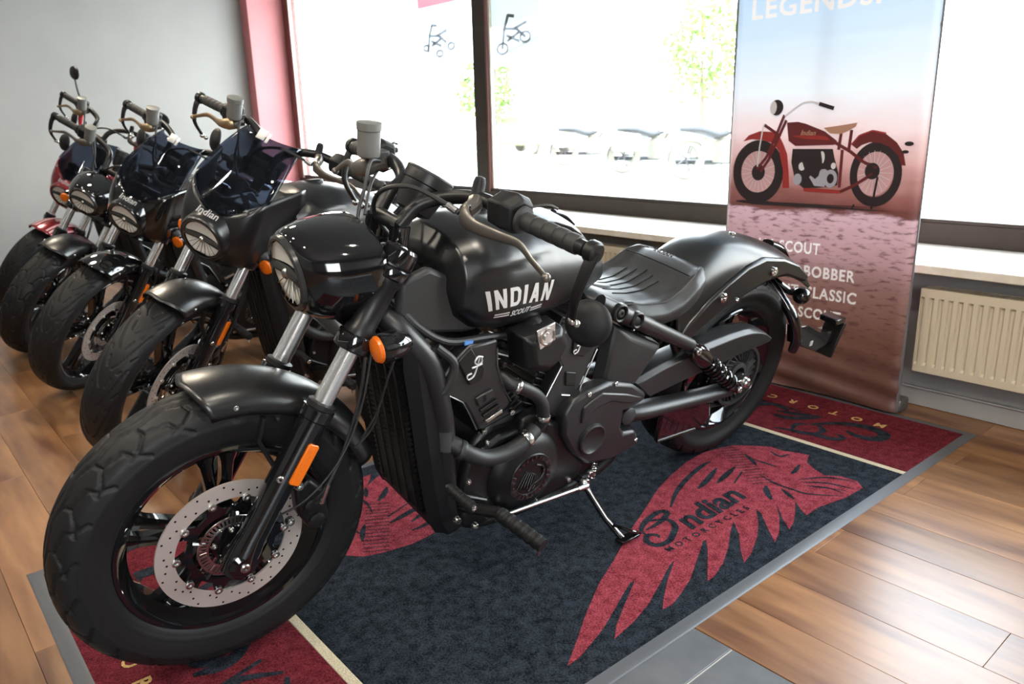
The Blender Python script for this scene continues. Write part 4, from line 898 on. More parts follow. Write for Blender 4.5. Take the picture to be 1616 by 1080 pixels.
    for s in (1, -1):
        st('riser', lambda: MB().tube([(1.19, .05 * s, .90), (1.185, .05 * s, .945)], .021, 14), GLOSS, ('ris', s), hb)
        e0 = np.array((1.064, .292 * s, 1.011)); e1 = np.array((1.040, .415 * s, .999)); dd = (e1 - e0); L = np.linalg.norm(dd); dn = dd / L
        gr = st('grip', lambda: MB().lathe([(.024, -.012), (.026, -.010), (.026, -.004), (.0175, -.002)] + sum([[(.0175 - .0004 * (k_ > 0), L / 5 * k_ + .001), (.0180, L / 5 * k_ + .004), (.0183, L / 5 * (k_ + .5)), (.0178, L / 5 * (k_ + 1) - .002), (.0160, L / 5 * (k_ + 1) - .0008)] for k_ in range(5)], []) + [(.012, L + .001)], e0, dd, 26), GRIPR, ('grip', s), hb)
        st('bar_end_collar', lambda: MB().lathe([(.012, 0), (.0135, .002), (.0135, .012), (.011, .014), (.0135, .016), (.0135, .024)], e1, dd, 18), CHROME, ('bec', s), hb)
        q = e1 + dn * .030
        mr_ = st('mirror', lambda: MB().lathe([(.019, -.010), (.021, -.006), (.021, .008), (.017, .012)], q, dd, 20).tube([q + (0, .004 * s, 0), q + (.016, .006 * s, -.030), (1.060, q[1] - .002 * s, q[2] - .085), (1.040, q[1] - .022 * s, q[2] - .135)], [.0145, .0125, .0105, .0085], 10, 4, flat=.62), ENGM, ('mir', s))
        mc = np.array((.985, q[1] - .034 * s, .838)); mn = np.array((.80, .48 * s, .22)); mn /= np.linalg.norm(mn)
        st('mirror_head', lambda: MB().lathe([(.001, .016), (.018, .0145), (.034, .010), (.0435, .003), (.046, -.003), (.045, -.007), (.042, -.007)], mc, mn, 40, cap=False, sy=1.0), PLAST, ('mh', s), mr_)
        st('mirror_glass', lambda: MB().lathe([(.043, -.006), (.001, -.006)], mc, mn, 40, cap=False), CHROME, ('mg', s), mr_)
        st('ball_joint', lambda: MB().sph((1.040, q[1] - .022 * s, q[2] - .138), .009, 12).sph((1.024, q[1] - .026 * s, q[2] - .148), .0085, 12), STEEL, ('bj', s), mr_)
        sw = st('switch_housing', lambda: MB().rings([[(x_ + .0 , y_ * s, z_) for x_, z_ in P_] for y_, P_ in ((.218, [(1.098, 1.003), (1.102, 1.035), (1.070, 1.050), (1.046, 1.040), (1.044, .995), (1.070, .986)]), (.230, [(1.106, .998), (1.108, 1.040), (1.072, 1.056), (1.040, 1.044), (1.036, .992), (1.070, .980)]), (.262, [(1.104, .994), (1.106, 1.042), (1.066, 1.058), (1.034, 1.044), (1.032, .988), (1.066, .977)]), (.280, [(1.090, .992), (1.092, 1.034), (1.062, 1.046), (1.038, 1.034), (1.038, .990), (1.062, .984)]))]), PLAST, ('swh', s), bev=.004, ang=30)
        st('rocker_switch', lambda: MB().box((1.034, .246 * s, 1.030), (.012, .026, .012)).box((1.034, .246 * s, 1.008), (.012, .020, .012)), GREYP, ('rk', s), sw, bev=.003)
        st('thumb_lever', lambda: MB().tube([(1.035, .270 * s, 1.030), (1.010, .288 * s, 1.036), (.995, .300 * s, 1.030)], .0045, 8, 3, flat=.6), GREYP, ('tl', s), sw)
        LV = [(1.118, .178, 1.010), (1.138, .200, 1.004), (1.142, .235, .994), (1.118, .285, .986), (1.108, .330, .984), (1.108, .370, .966), (1.104, .402, .950)]
        lv = st('clutch_lever' if s == 1 else 'brake_lever', lambda: MB().tube(mir(LV, s), [.017, .021, .014, .0105, .0085, .0065, .006], 12, 5, flat=.42, up=(0, s * .3, 1)).sph((1.103, .408 * s, .946), .0088, 12), BRONZE if g('fairing', None) is None or s == 1 else BRONZ2, ('lev', s, g('fairing', None) is None))
        st('lever_perch', lambda: MB().tube([(1.092, .170 * s, 1.020), (1.104, .182 * s, 1.014), (1.128, .190 * s, 1.006)], .016, 10, 2), BRONZE, ('lp', s), lv)
        st('pivot_screw', lambda: MB().bolt((1.128, .195 * s, 1.016), (.2, 0, 1), .007, .006), STEEL, ('ps', s), lv)
    if g('tall', False):
        for s in (1, -1):
            um = st('mirror', lambda: MB().tube([(1.09, .22 * s, 1.03), (1.08, .275 * s, 1.10), (1.06, .325 * s, 1.165)], .006, 8, 3), GREYP, ('tm', s))
            st('mirror_head', lambda: MB().lathe([(.001, .014), (.030, .012), (.050, .006), (.056, -.002), (.052, -.008), (.001, -.008)], (1.05, .340 * s, 1.185), (.9, .3 * s, .2), 32, sx=1.0, sy=.7), PLAST, ('tmh', s), um)
            st('tassel', lambda: MB().tube([(1.10, .22 * s, .99), (1.105, .225 * s, .94), (1.10, .23 * s, .88)], [.012, .014, .006], 8, 3), REDG, ('tas', s), um)
    st('mirror_mount_stub', lambda: MB().lathe([(.014, 0), (.015, .006), (.013, .010), (.0125, .030), (.010, .040), (.004, .042)], (1.082, .158, 1.022), (-.15, 0, 1), 18), RUBBER, ('mms',))
    mc_ = st('brake_fluid_reservoir', lambda: MB().lathe([(.020, 0), (.0245, .004), (.0255, .010), (.0255, .058), (.0275, .060), (.0275, .070), (.022, .072)], (1.135, -.180, 1.030), (0, 0, 1), 28), GLASSG, ('mcy',))
    st('reservoir_cap', lambda: MB().lathe([(.028, .0), (.028, .010), (.016, .012)], (1.135, -.180, 1.096), (0, 0, 1), 28), GLASSG, ('mcc',), mc_); st('reservoir_bracket', lambda: MB().box((1.112, -.185, 1.035), (.05, .03, .02)), GREYP, ('mcb',), mc_, bev=.004)
    st('clutch_cable', lambda: MB().tube([(1.140, .185, 1.004), (1.155, .15, 1.018), (1.185, .08, 1.032), (1.215, .02, 1.010), (1.20, -.03, .95), (1.15, -.02, .88)], .0048, 8, 6), HOSE, ('cc',))
    st('cable_adjuster', lambda: MB().tube([(1.142, .180, 1.006), (1.150, .160, 1.014)], .007, 10), STEEL, ('ca',))
    st('front_brake_line', lambda: MB().tube([(1.115, -.165, 1.025), (1.155, -.135, 1.03), (1.18, -.11, .985), (1.20, -.10, .93), (1.22, -.06, .87)], .0042, 8, 6).tube([(1.09, -.20, 1.01), (1.15, -.14, .98), (1.19, -.09, .93)], .0035, 8, 5), HOSE, ('fbl',))
    # speedometer
    sd = np.array((-.50, 0, .866)); sp_ = st('speedometer', lambda: MB().lathe([(.020, -.088), (.040, -.080), (.046, -.050), (.048, -.024), (.0515, -.022), (.0525, -.004), (.0515, .002), (.046, .003), (.044, -.002)], (1.088, 0, 1.028), sd, 44), ENGM, ('spd',))
    st('speedometer_bezel', lambda: MB().lathe([(.052, -.003), (.053, .001), (.0515, .0045), (.047, .004)], (1.088, 0, 1.028), sd, 44, cap=False), GREYP, ('spb',), sp_); st('speedometer_glass', lambda: MB().lathe([(.047, .001), (.001, .001)], (1.088, 0, 1.028), sd, 40, cap=False), LENSD, ('spg',), sp_)
    st('speedometer_bracket', lambda: MB().tube([(1.175, .0, .93), (1.15, 0, .955), (1.13, 0, .975)], .022, 10, flat=.6), GLOSS, ('spk',), sp_)
    # ------------------------------------------------ fixed frame
    rwl = wheel(root, Matrix.Identity(4), 'rear_wheel', XR, RR, .076, g('rr', .216), g('tread', 'block') + '_rear' if 0 else 'block', cfg, front=False)
    pul = fx('drive_pulley', lambda: MB().lathe([(.098, .074), (.108, .074), (.108, .104), (.098, .104)], (XR, 0, RR), (0, 1, 0), 80, cap=False, closed=True).lathe([(.030, .070), (.044, .072), (.044, .100), (.030, .104)], (XR, 0, RR), (0, 1, 0), 40, cap=False, closed=True), GREYP, ('pul',))
    for k_ in range(28):
        o = fx('pulley_fin', lambda: MB().box((.071, .090, 0), (.058, .024, .0035)), GREYP, ('pfin',), pul); o.matrix_local = Matrix.Translation((XR, 0, RR)) @ Matrix.Rotation(2 * PI * k_ / 28, 4, 'Y') @ Matrix.Rotation(.35, 4, 'X')
    fx('belt', lambda: MB().tube([(XR + .109 * math.cos(a), .089, RR + .109 * math.sin(a)) for a in np.linspace(1.55, 4.75, 22)] + [(.50, .089, .300), (.56, .089, .36), (.50, .089, .425)], .005, 8, closed=True), RUBBER, ('belt',))
    fx('axle_nut', lambda: MB().bolt((XR, .132, RR - .01), (0, 1, 0), .017, .014).cyl((XR, .10, RR - .01), (XR, .133, RR - .01), .024, 20), STEEL, ('axn',)); fx('axle_adjuster', lambda: MB().box((XR + .035, .128, RR - .008), (.10, .008, .022)), STEEL, ('axa',), bev=.002)
    for s in (1, -1):
        sw = fx('swingarm', lambda: MB().tube([(.475, .118 * s, .352), (.40, .128 * s, .345), (.15, .130 * s, .322), (.0, .122 * s, .305), (-.10, .118 * s, .300)], [.032, .034, .031, .029, .020], 16, 4, flat=.72), ENGS, ('swa', s))
        fx('pivot_cap', lambda: MB().lathe([(.026, 0), (.026, .006), (.020, .010), (.001, .011)], (.497, .150 * s, .362), (0, s, 0), 28), GREYP, ('pvc', s), sw)
    def guard():
        top = [(.475, .455), (.36, .482), (.25, .497), (.12, .508), (.02, .513), (-.06, .508), (-.13, .487), (-.172, .458)]; bot = [(.395, .388), (.30, .400), (.22, .408), (.10, .420), (.0, .432), (-.06, .438), (-.12, .440), (-.165, .445)]
        T = crom([(a, 0, b) for a, b in top], 4); B = crom([(a, 0, b) for a, b in bot], 4); R_ = []
        for t_, b_ in zip(T, B):
            R_.append([(t_[0], .060, t_[2] - .006), (t_[0], .085, t_[2]), (t_[0], .122, t_[2] - .004), ((t_[0] * .8 + b_[0] * .2), .136, t_[2] * .8 + b_[2] * .2), (b_[0], .136, b_[2]), (b_[0], .128, b_[2] - .001), (b_[0], .126, b_[2] + .01), (t_[0], .112, t_[2] - .012), (t_[0], .085, t_[2] - .008), (t_[0], .060, t_[2] - .012)])
        return MB().rings(R_)
    fx('belt_guard', guard, ENGS, ('bgd',), ang=30, bev=.003)
    # shocks
    for s in (1, -1):
        a = np.array((.262, .150 * s, .515)); b_ = np.array((-.012, .142 * s, .318)); L = np.linalg.norm(b_ - a); d = (b_ - a) / L
        sh = fx('shock_absorber', lambda: MB().lathe([(.012, 0), (.024, .004), (.030, .03), (.030, .075), (.024, .080), (.015, .085), (.012, .10), (.012, L - .05), (.026, L - .045), (.026, L - .03), (.014, L - .02), (.012, L)], a, d, 24).lathe([(.021, -.016), (.021, .016)], a, (0, 1, 0), 20).lathe([(.019, -.014), (.019, .014)], b_, (0, 1, 0), 20), GLOSS, ('shk', s))
        def spring(a=a, d=d, L=L):
            u, w_, _ = basis(d); n = 9; return MB().tube([a + d * (.080 + (L - .13) * t) + .0245 * (math.cos(2 * PI * n * t) * u + math.sin(2 * PI * n * t) * w_) for t in np.linspace(0, 1, n * 16)], .0048, 6)
        fx('coil_spring', spring, GLOSS, ('spr', s), sh)
        for p_ in (a, b_): fx('bolt', lambda p_=p_: MB().bolt(p_ + (0, .017 * s, 0), (0, s, 0), .011, .008), STEEL, ('shb', s, tuple(np.round(p_, 2))), sh)
    # frame
    for s in (1, -1):
        fr_ = fx('rear_frame_tube', lambda: MB().tube([(.665, .135 * s, .722), (.62, .146 * s, .698), (.55, .148 * s, .664), (.42, .148 * s, .600), (.275, .146 * s, .530)], [.022, .024, .0235, .0215, .019], 18, 4), ENGS, ('rft', s))
        for p_, r_ in (((.622, .700), .019), ((.553, .668), .017)): fx('frame_boss', lambda p_=p_, r_=r_: MB().lathe([(r_ + .006, -.004), (r_ + .006, .008), (r_ + .002, .011), (r_ - .002, .009), (r_ - .004, -.002)], (p_[0], .165 * s, p_[1]), (0, s, 0), 26), ENGM, ('boss', s, p_), fr_)
        fx('bolt', lambda: MB().bolt((.622, .168 * s, .700), (0, s, 0), .011, .008), GREYP, ('fbo', s), fr_)
        dt = fx('down_tube', lambda: MB().tube([(1.235, .060 * s, .772), (1.205, .105 * s, .735), (1.150, .128 * s, .660), (1.112, .130 * s, .545), (1.095, .128 * s, .470), (1.080, .125 * s, .37), (1.062, .122 * s, .26), (1.02, .12 * s, .20)], [.026, .027, .026, .0245, .0235, .022, .021, .02], 18, 5), ENGS, ('dwt', s))
        if s == 1: dt_l = dt
        fx('lower_frame_tube', lambda: MB().tube([(1.04, .12 * s, .215), (.95, .115 * s, .165), (.70, .11 * s, .155), (.50, .11 * s, .20), (.45, .11 * s, .33)], .018, 12, 4), ENGM, ('lft', s), dt)
        nk = fx('neck_cover', lambda: MB().prism([(1.205, .845), (1.215, .775), (1.165, .722), (1.045, .700), (1.00, .70), (1.03, .76), (1.09, .84), (1.14, .865)], .072 * s, .098 * s), GREYP, ('nck', s), bev=.010)
        fx('side_cover', lambda: MB().rings([[(.605, .105 * s, .655), (.40, .105 * s, .560), (.48, .105 * s, .445), (.62, .105 * s, .47)], [(.600, .145 * s, .650), (.405, .145 * s, .557), (.485, .145 * s, .455), (.61, .145 * s, .48)], [(.555, .160 * s, .612), (.435, .158 * s, .555), (.495, .158 * s, .495), (.565, .160 * s, .500)]]), GREYP if s == 1 else GREYP, ('sdc', s), bev=.006, ang=25)
    fx('backbone', lambda: MB().tube([(1.21, 0, .86), (1.1, 0, .80), (.8, 0, .74), (.5, 0, .66), (.3, 0, .58)], .035, 12, 3), ENGM, ('bkb',))
    fx('wire_loom', lambda: MB().tube([(1.21, .07, .80), (1.17, .105, .745), (1.10, .118, .700), (1.00, .120, .690), (.92, .115, .68)], .009, 10, 5).tube([(1.135, .13, .70), (1.10, .15, .66), (1.12, .15, .60), (1.15, .13, .60)], .010, 10, 5), HOSE, ('wlm',))
    fx('hose_tag', lambda: MB().box((1.052, .130, .693), (.022, .006, .008)), BLUET, ('htg',))
    # radiator
    rd = fx('radiator', lambda: MB().rings([[(1.232, -.115, .690), (1.232, .115, .690), (1.185, .125, .690), (1.185, -.125, .690)], [(1.185, -.120, .45), (1.185, .120, .45), (1.14, .13, .45), (1.14, -.13, .45)], [(1.135, -.115, .22), (1.135, .115, .22), (1.095, .12, .20), (1.095, -.12, .20)]]), DARK, ('rad',), bev=.004)
    rd.location = (-.026, 0, 0)
    for s in (1, -1):
        fx('radiator_shroud', lambda: MB().rings([[(x0, .112 * s, z0), (x0 + .012, .126 * s, z0), (x0 - .015, .142 * s, z0), (x0 - .060, .140 * s, z0), (x0 - .060, .128 * s, z0), (x0 - .02, .128 * s, z0)] for x0, z0 in ((1.228, .705), (1.225, .66), (1.205, .56), (1.185, .45), (1.160, .33), (1.138, .24), (1.115, .195))]), PLAST, ('rsh', s), rd, ang=30)
    fx('lower_shroud', lambda: MB().prism([(1.145, .25), (1.13, .205), (1.085, .165), (1.05, .17), (1.07, .22), (1.10, .25)], -.125, .125), PLAST, ('lsh',), rd, bev=.008)
    fx('upper_shroud', lambda: MB().prism([(1.245, .69), (1.245, .715), (1.20, .735), (1.17, .72), (1.18, .69)], -.11, .11), PLAST, ('ush',), rd, bev=.006)
    for k_ in range(30):
        z = .665 - .0145 * k_; x0 = 1.232 - (.69 - z) * .205
        o = fx('radiator_fin', lambda: MB().box((0, 0, 0), (.010, .20, .0042), np.array([[.8, 0, .6], [0, 1, 0], [-.6, 0, .8]])), DARK, ('fin',), rd); o.location = (x0 + .004, 0, z)
    for k_ in range(5): fx('grille_bar', lambda k_=k_: MB().tube([(1.239, -.08 + .04 * k_, .67), (1.150, -.08 + .04 * k_, .24)], .0025, 6), ENGM, ('gbar', k_), rd)
    # engine
    en = fx('engine', lambda: MB().prism([(1.04, .36), (1.05, .26), (.99, .19), (.86, .160), (.62, .165), (.50, .22), (.47, .33), (.55, .44), (.75, .46), (.95, .46)], -.115, .115), ENGM, ('eng',), bev=.018)
    def cyl_block(x0, z0, x1, z1):
        mb = MB(); a = np.array((x0, 0, z0)); b = np.array((x1, 0, z1)); d = b - a; L = np.linalg.norm(d); d /= L; u1 = np.array((d[2], 0, -d[0])); R_ = np.array([u1, (0, 1, 0), d]).T
        mb.box(a + d * L * .5, (.125, .20, L), R_)
        for k_ in range(7): mb.box(a + d * (L * .12 + k_ * .017), (.140, .222, .006), R_)
        return mb
    fx('front_cylinder', lambda: cyl_block(.90, .42, 1.045, .665), ENGM, ('cy1',), en, bev=.004); fx('rear_cylinder', lambda: cyl_block(.80, .42, .69, .660), ENGM, ('cy2',), en, bev=.004)
    h1 = fx('front_cylinder_cover', lambda: MB().prism([(1.094, .662), (1.053, .690), (.979, .690), (.966, .618), (.937, .547), (.918, .513), (.965, .480), (1.009, .462), (1.031, .503), (1.055, .544), (1.111, .585), (1.135, .610)], .100, .142), ENGS, ('hc1',), bev=.006)
    fx('badge_plate', lambda: MB().prism([(1.090, .662), (1.057, .690), (1.016, .628), (1.020, .606), (1.030, .598), (1.052, .596)], .142, .149), ENGM, ('bp1',), h1, bev=.003)
    fx('badge_plate', lambda: MB().prism([(1.031, .556), (.985, .570), (.974, .548), (1.020, .531)], .142, .148), ENGS, ('bp2',), h1, bev=.003)
    for k_ in range(3): fx('cooling_fin', lambda k_=k_: MB().prism([(1.016 - .009 * k_, .523 - .016 * k_), (.970 - .009 * k_, .540 - .016 * k_), (.967 - .009 * k_, .532 - .016 * k_), (1.012 - .009 * k_, .514 - .016 * k_)], .135, .150), EDGE if k_ == 2 else ENGM, ('cf', k_), h1, bev=.001)
    for nm, P_ in (('e1', [(1.116, .590), (1.064, .554), (1.044, .52), (1.018, .470)]), ('e2', [(.981, .670), (.975, .624), (.962, .59), (.946, .555), (.923, .520)])):
        fx('machined_edge', lambda P_=P_: MB().tube([(a, .1435, b) for a, b in P_], .0028, 6, flat=.6), EDGE, ('me', nm), h1)
    def script(mb, cx, cz, h, y, m1=.16):
        P_ = [(.30, .95), (.05, 1.0), (-.10, .78), (.08, .62), (.28, .72), (.22, .98)]; Q_ = [(.14, 1.0), (.05, .55), (-.10, .12), (-.38, .02), (-.42, .22), (-.22, .28)]
        for W_ in (P_, Q_): mb.tube([(cx - h * a, y, cz + h * (b - .5)) for a, b in W_], h * .055, 6, 5, flat=.6)
        mb.tube([(cx - h * -.22, y, cz + h * .02), (cx - h * .30, y, cz + h * .12)], h * .05, 6); return mb
    if 'styx' not in CACHE:
        me = text_mesh('S', .020, shear=.2, bold=.0006); place(me, (1.010, .1488, .543), (-1, 0, .25), (.2, 0, 1)); me.materials.append(DARK); CACHE['styx'] = me
    fx('stamped_letter', None, DARK, 'styx', h1)
    fx('tube_label', lambda: MB().rings([[(cx_ + .0250 * math.cos(t), .129 + .0250 * math.sin(t), cz_) for t in np.linspace(math.radians(20), math.radians(95), 7)] for cx_, cz_ in ((1.0985, .492), (1.096, .475), (1.0935, .455), (1.0915, .438))], cap=False, wrap=False), mat('grey_label', (.055, .057, .06), .4), ('tlab',), dt_l)
    fx('script_initial', lambda: script(MB(), 1.040, .638, .052, .1500), SILVL, ('si1',), h1)
    h2 = fx('rear_cylinder_cover', lambda: MB().prism([(.800, .665), (.745, .668), (.655, .640), (.650, .600), (.690, .500), (.712, .430), (.770, .425), (.812, .474), (.790, .529), (.765, .573), (.80, .62)], .100, .138), ENGS, ('hc2',), bev=.006)
    fx('badge_plate', lambda: MB().prism([(.742, .640), (.690, .638), (.672, .600), (.700, .585), (.738, .600)], .138, .144), ENGM, ('bp3',), h2, bev=.003); fx('badge_plate', lambda: MB().prism([(.752, .555), (.716, .545), (.712, .505), (.748, .515)], .138, .143), ENGM, ('bp4',), h2, bev=.003)
    fx('script_initial', lambda: script(MB(), .722, .622, .040, .1455), SILVL, ('si2',), h2)
    for nm, P_ in (('e3', [(.812, .640), (.768, .574), (.792, .528), (.822, .470)]), ('e4', [(.652, .596), (.690, .500), (.710, .432)]), ('e5', [(.755, .49), (.705, .475)]), ('e6', [(.73, .598), (.70, .588)])): fx('machined_edge', lambda P_=P_: MB().tube([(a, .1395, b) for a, b in P_], .0026, 6, flat=.6), EDGE, ('me', nm), h2)
    ab_ = fx('air_intake_cover', lambda: MB().rings([[(.945, .12, .705), (.825, .12, .715), (.800, .12, .665), (.828, .12, .615), (.862, .12, .595), (.925, .12, .615)], [(.942, .185, .703), (.828, .185, .711), (.803, .185, .665), (.830, .185, .618), (.862, .185, .600), (.922, .185, .618)], [(.922, .200, .690), (.843, .200, .696), (.822, .200, .665), (.840, .200, .632), (.865, .200, .618), (.905, .200, .632)]]), ENGM, ('aic',), bev=.005, ang=25)
    em = fx('round_emblem', lambda: MB().lathe([(.0215, 0), (.0215, .004), (.0175, .005), (.0175, .002), (.010, .002), (.010, .006), (.001, .006)], (.888, .200, .703), (0, 1, .0), 30), EDGE, ('rem',), ab_)
    fx('emblem_plate', lambda: MB().prism([(.920, .722), (.868, .735), (.860, .690), (.905, .672)], .196, .201), EDGE, ('emp',), ab_, bev=.002)
    fx('air_duct', lambda: MB().tube([(.90, 0, .70), (.87, .08, .69), (.87, .13, .67)], .045, 14, 3), ENGM, ('adu',))
    for p_ in ((.965, .655), (.955, .60), (.935, .64), (.925, .60), (.95, .57)): fx('injector_fitting', lambda p_=p_: MB().tube([(p_[0], .06, p_[1]), (p_[0] - .01, .115, p_[1] + .01)], .012, 10).tube([(p_[0] - .01, .115, p_[1] + .01), (p_[0] - .012, .13, p_[1] + .012)], .007, 8), ENGM, ('inj', p_), en)
    fx('upper_coolant_hose', lambda: MB().tube([(.950, .110, .585), (.930, .150, .570), (.905, .160, .558), (.862, .162, .528), (.836, .162, .492), (.828, .160, .452), (.832, .15, .43)], .0165, 14, 5), HOSE, ('uch',))
    fx('hose_clamp', lambda: MB().lathe([(.0185, -.006), (.0195, -.004), (.0195, .004), (.0185, .006)], (.921, .156, .565), (-.8, .3, -.4), 20), STEEL, ('hc_a',)); fx('hose_clamp', lambda: MB().lathe([(.0185, -.006), (.0195, -.004), (.0195, .004), (.0185, .006)], (.828, .160, .458), (0, 0, 1), 20), STEEL, ('hc_b',))
    fx('lower_coolant_hose', lambda: MB().tube([(1.12, .10, .455), (1.085, .135, .450), (1.050, .162, .425), (1.005, .170, .402), (.950, .172, .398), (.895, .170, .410), (.850, .160, .430)], .0205, 16, 5), HOSE, ('lch',))
    fx('hose_clamp', lambda: MB().lathe([(.0225, -.008), (.0235, -.006), (.0235, .006), (.0225, .008)], (.882, .168, .416), (-.9, -.1, .3), 22), STEEL, ('hc_c',)); fx('hose_clamp', lambda: MB().lathe([(.0225, -.007), (.0235, -.005), (.0235, .005), (.0225, .007)], (1.066, .155, .436), (-.8, .4, -.4), 22), GREYP, ('hc_d',))
    cs = fx('crankcase_cover', lambda: MB().prism([(1.035, .385), (1.055, .290), (1.00, .205), (.93, .178), (.80, .178), (.66, .200), (.635, .245), (.68, .30), (.72, .395), (.80, .43), (.95, .43)], .112, .146), ENGM, ('ccv',), bev=.010)
    fx('alternator_cover', lambda: MB().lathe([(.112, 0), (.112, .008), (.103, .020), (.085, .030), (.066, .035), (.064, .032)], (.858, .140, .302), (0, 1, 0), 64), ENGM, ('alt',), cs)
    emb = fx('cover_emblem', lambda: MB().lathe([(.066, .030), (.066, .036), (.064, .038), (.050, .038), (.049, .036), (.001, .036)], (.858, .140, .302), (0, 1, 0), 48), ENGM, ('cem',), cs)
    def relief():
        mb = MB()
        for i in range(26):
            a = 2 * PI * i / 26; mb.box((.858 + .057 * math.cos(a), .179, .302 + .057 * math.sin(a)), (.004, .003, .009), np.array([[math.sin(a), 0, math.cos(a)], [0, 1, 0], [-math.cos(a), 0, math.sin(a)]]))
        for i in range(6): mb.tube([(.875 - .006 * i, .177, .325 - .004 * i), (.895 - .009 * i, .178, .290 - .005 * i), (.902 - .012 * i, .177, .272)], .0022, 6, 3)
        mb.tube([(.845, .177, .335), (.825, .178, .325), (.818, .178, .305), (.828, .178, .288), (.850, .178, .278), (.862, .178, .262)], .003, 6, 4)
        return mb
    fx('emblem_relief', relief, mat('dark_chrome', (.22, .22, .22), .22, 1), ('erl',), cs)['kind'] = 'stuff'
    for p_ in ((1.030, .330), (1.035, .27), (.965, .205), (.90, .182), (.80, .185), (.69, .215), (.70, .36), (.745, .405), (.86, .425), (.985, .425), (1.02, .39)): fx('bolt', lambda p_=p_: MB().bolt((p_[0], .145, p_[1]), (0, 1, 0), .0075, .007), STEEL if p_[0] != .90 else ENGM, ('ccb', p_), cs)
    for p_ in ((.905, .478), (.985, .448), (.78, .445), (.75, .47)): fx('bolt', lambda p_=p_: MB().bolt((p_[0], .125, p_[1]), (0, 1, 0), .0085, .010), STEEL, ('enb', p_), en)
    fx('water_pump', lambda: MB().prism([(.885, .46), (.89, .405), (.84, .375), (.80, .39), (.785, .44), (.81, .475)], .115, .150), ENGM, ('wpm',), en, bev=.008)
    fx('pushrod_tube', lambda: MB().tube([(.99, .118, .455), (.895, .118, .478)], .010, 10), ENGS, ('prt',), en)
    pc = fx('sprocket_cover', lambda: MB().prism([(.760, .444), (.752, .38), (.712, .318), (.650, .262), (.554, .243), (.459, .262), (.458, .300), (.475, .318), (.520, .322), (.535, .345), (.535, .395), (.460, .405), (.453, .428), (.517, .473), (.610, .502), (.687, .493), (.737, .479)], .120, .168), ENGS, ('spc',), bev=.010)
    fx('cover_recess', lambda: MB().lathe([(.046, -.002), (.044, .008), (.040, .010), (.036, .007), (.026, .002), (.001, .0005)], (.650, .168, .345), (0, 1, 0), 40), ENGS, ('crc',), pc)
    fx('raised_rim', lambda: MB().prism([(.700, .455), (.640, .482), (.540, .452), (.475, .425), (.520, .418), (.600, .445), (.650, .440), (.700, .405)], .166, .174), ENGS, ('rrm',), pc, bev=.004)
    for p_ in ((.685, .487), (.590, .494), (.465, .283)): fx('bolt', lambda p_=p_: MB().bolt((p_[0], .166, p_[1]), (0, 1, 0), .0070, .006), STEEL, ('pcb', p_), pc)
    fx('frame_plate', lambda: MB().prism([(.52, .40), (.46, .42), (.44, .30), (.50, .24), (.60, .25)], .10, .122), ENGM, ('fpl',), bev=.006)
    fx('under_plate', lambda: MB().prism([(.285, .300), (.285, .185), (.06, .175), (.03, .205), (.05, .265), (.20, .29)], .095, .108), GLOSS, ('upl',), bev=.004)
    fx('plate_edge', lambda: MB().tube([(.285, .109, .30), (.285, .109, .187), (.10, .109, .178)], .004, 6), EDGE if 0 else GLOSS, ('ple',))
    for s in (1, -1): fx('exhaust_bracket', lambda: MB().box((.50, .09 * s, .215), (.10, .02, .03)), ENGM, ('exb', s), bev=.003)
    # foot controls
    pg = fx('foot_peg', lambda: MB().tube([(1.00, .235, .285), (.97, .362, .267)], .0165, 16), RUBBER, ('peg',))
    for k_ in range(6): fx('peg_ring', lambda k_=k_: MB().lathe([(.0178, -.006), (.0185, -.004), (.0185, .004), (.0178, .006)], (1.00 - .030 * (k_ + .6) / 6.4, .235 + .127 * (k_ + .6) / 6.4, .285 - .018 * (k_ + .6) / 6.4), (-.23, .96, -.14), 20), RUBBER, ('pgr', k_), pg)
    fx('peg_mount', lambda: MB().tube([(1.04, .125, .255), (1.03, .17, .268), (1.00, .232, .285)], .015, 10, 3), ENGM, ('pgm',), pg); fx('peg_feeler', lambda: MB().cyl((.975, .355, .250), (.975, .355, .240), .004, 8), STEEL, ('pgf',), pg)
    sl_ = fx('shift_lever', lambda: MB().tube([(1.106, .175, .362), (1.085, .165, .330), (1.04, .16, .30), (.99, .165, .275)], .0095, 10, 4, flat=.7), STEEL if 0 else ENGM, ('shl',))
    fx('shift_peg', lambda: MB().tube([(1.108, .180, .362), (1.100, .262, .355)], .0125, 14), RUBBER, ('shp',), sl_)
    for k_ in range(5): fx('peg_ring', lambda k_=k_: MB().lathe([(.0132, -.004), (.0138, 0), (.0132, .004)], (1.107 - .0015 * k_, .192 + .015 * k_, .361 - .0012 * k_), (-.1, 1, -.1), 16), RUBBER, ('shr', k_), sl_)
    fx('peg_end', lambda: MB().bolt((1.100, .262, .355), (-.1, 1, -.1), .008, .004), STEEL, ('she',), sl_)
    fx('shift_bracket', lambda: MB().prism([(1.06, .30), (1.04, .20), (.97, .185), (.92, .21), (.94, .25), (1.01, .275)], .125, .150), ENGM, ('shk2',), sl_, bev=.008)
    fx('shift_rod', lambda: MB().cyl((.935, .185, .222), (.665, .185, .208), .0062, 12), STEEL, ('shd',)); fx('rod_end', lambda: MB().cyl((.69, .185, .209), (.655, .185, .2075), .0095, 12), CHROME, ('rde',)); fx('rod_end', lambda: MB().cyl((.965, .185, .224), (.925, .185, .222), .009, 12), CHROME, ('rde2',))
    for p_ in ((1.075, .255), (1.02, .215), (.95, .225), (.66, .215), (.64, .235)): fx('bolt', lambda p_=p_: MB().bolt((p_[0], .170, p_[1]), (0, 1, 0), .0095, .012), STEEL, ('ftb', p_), sl_)
    # side stand, reaching the ground with the lean
    return root, S

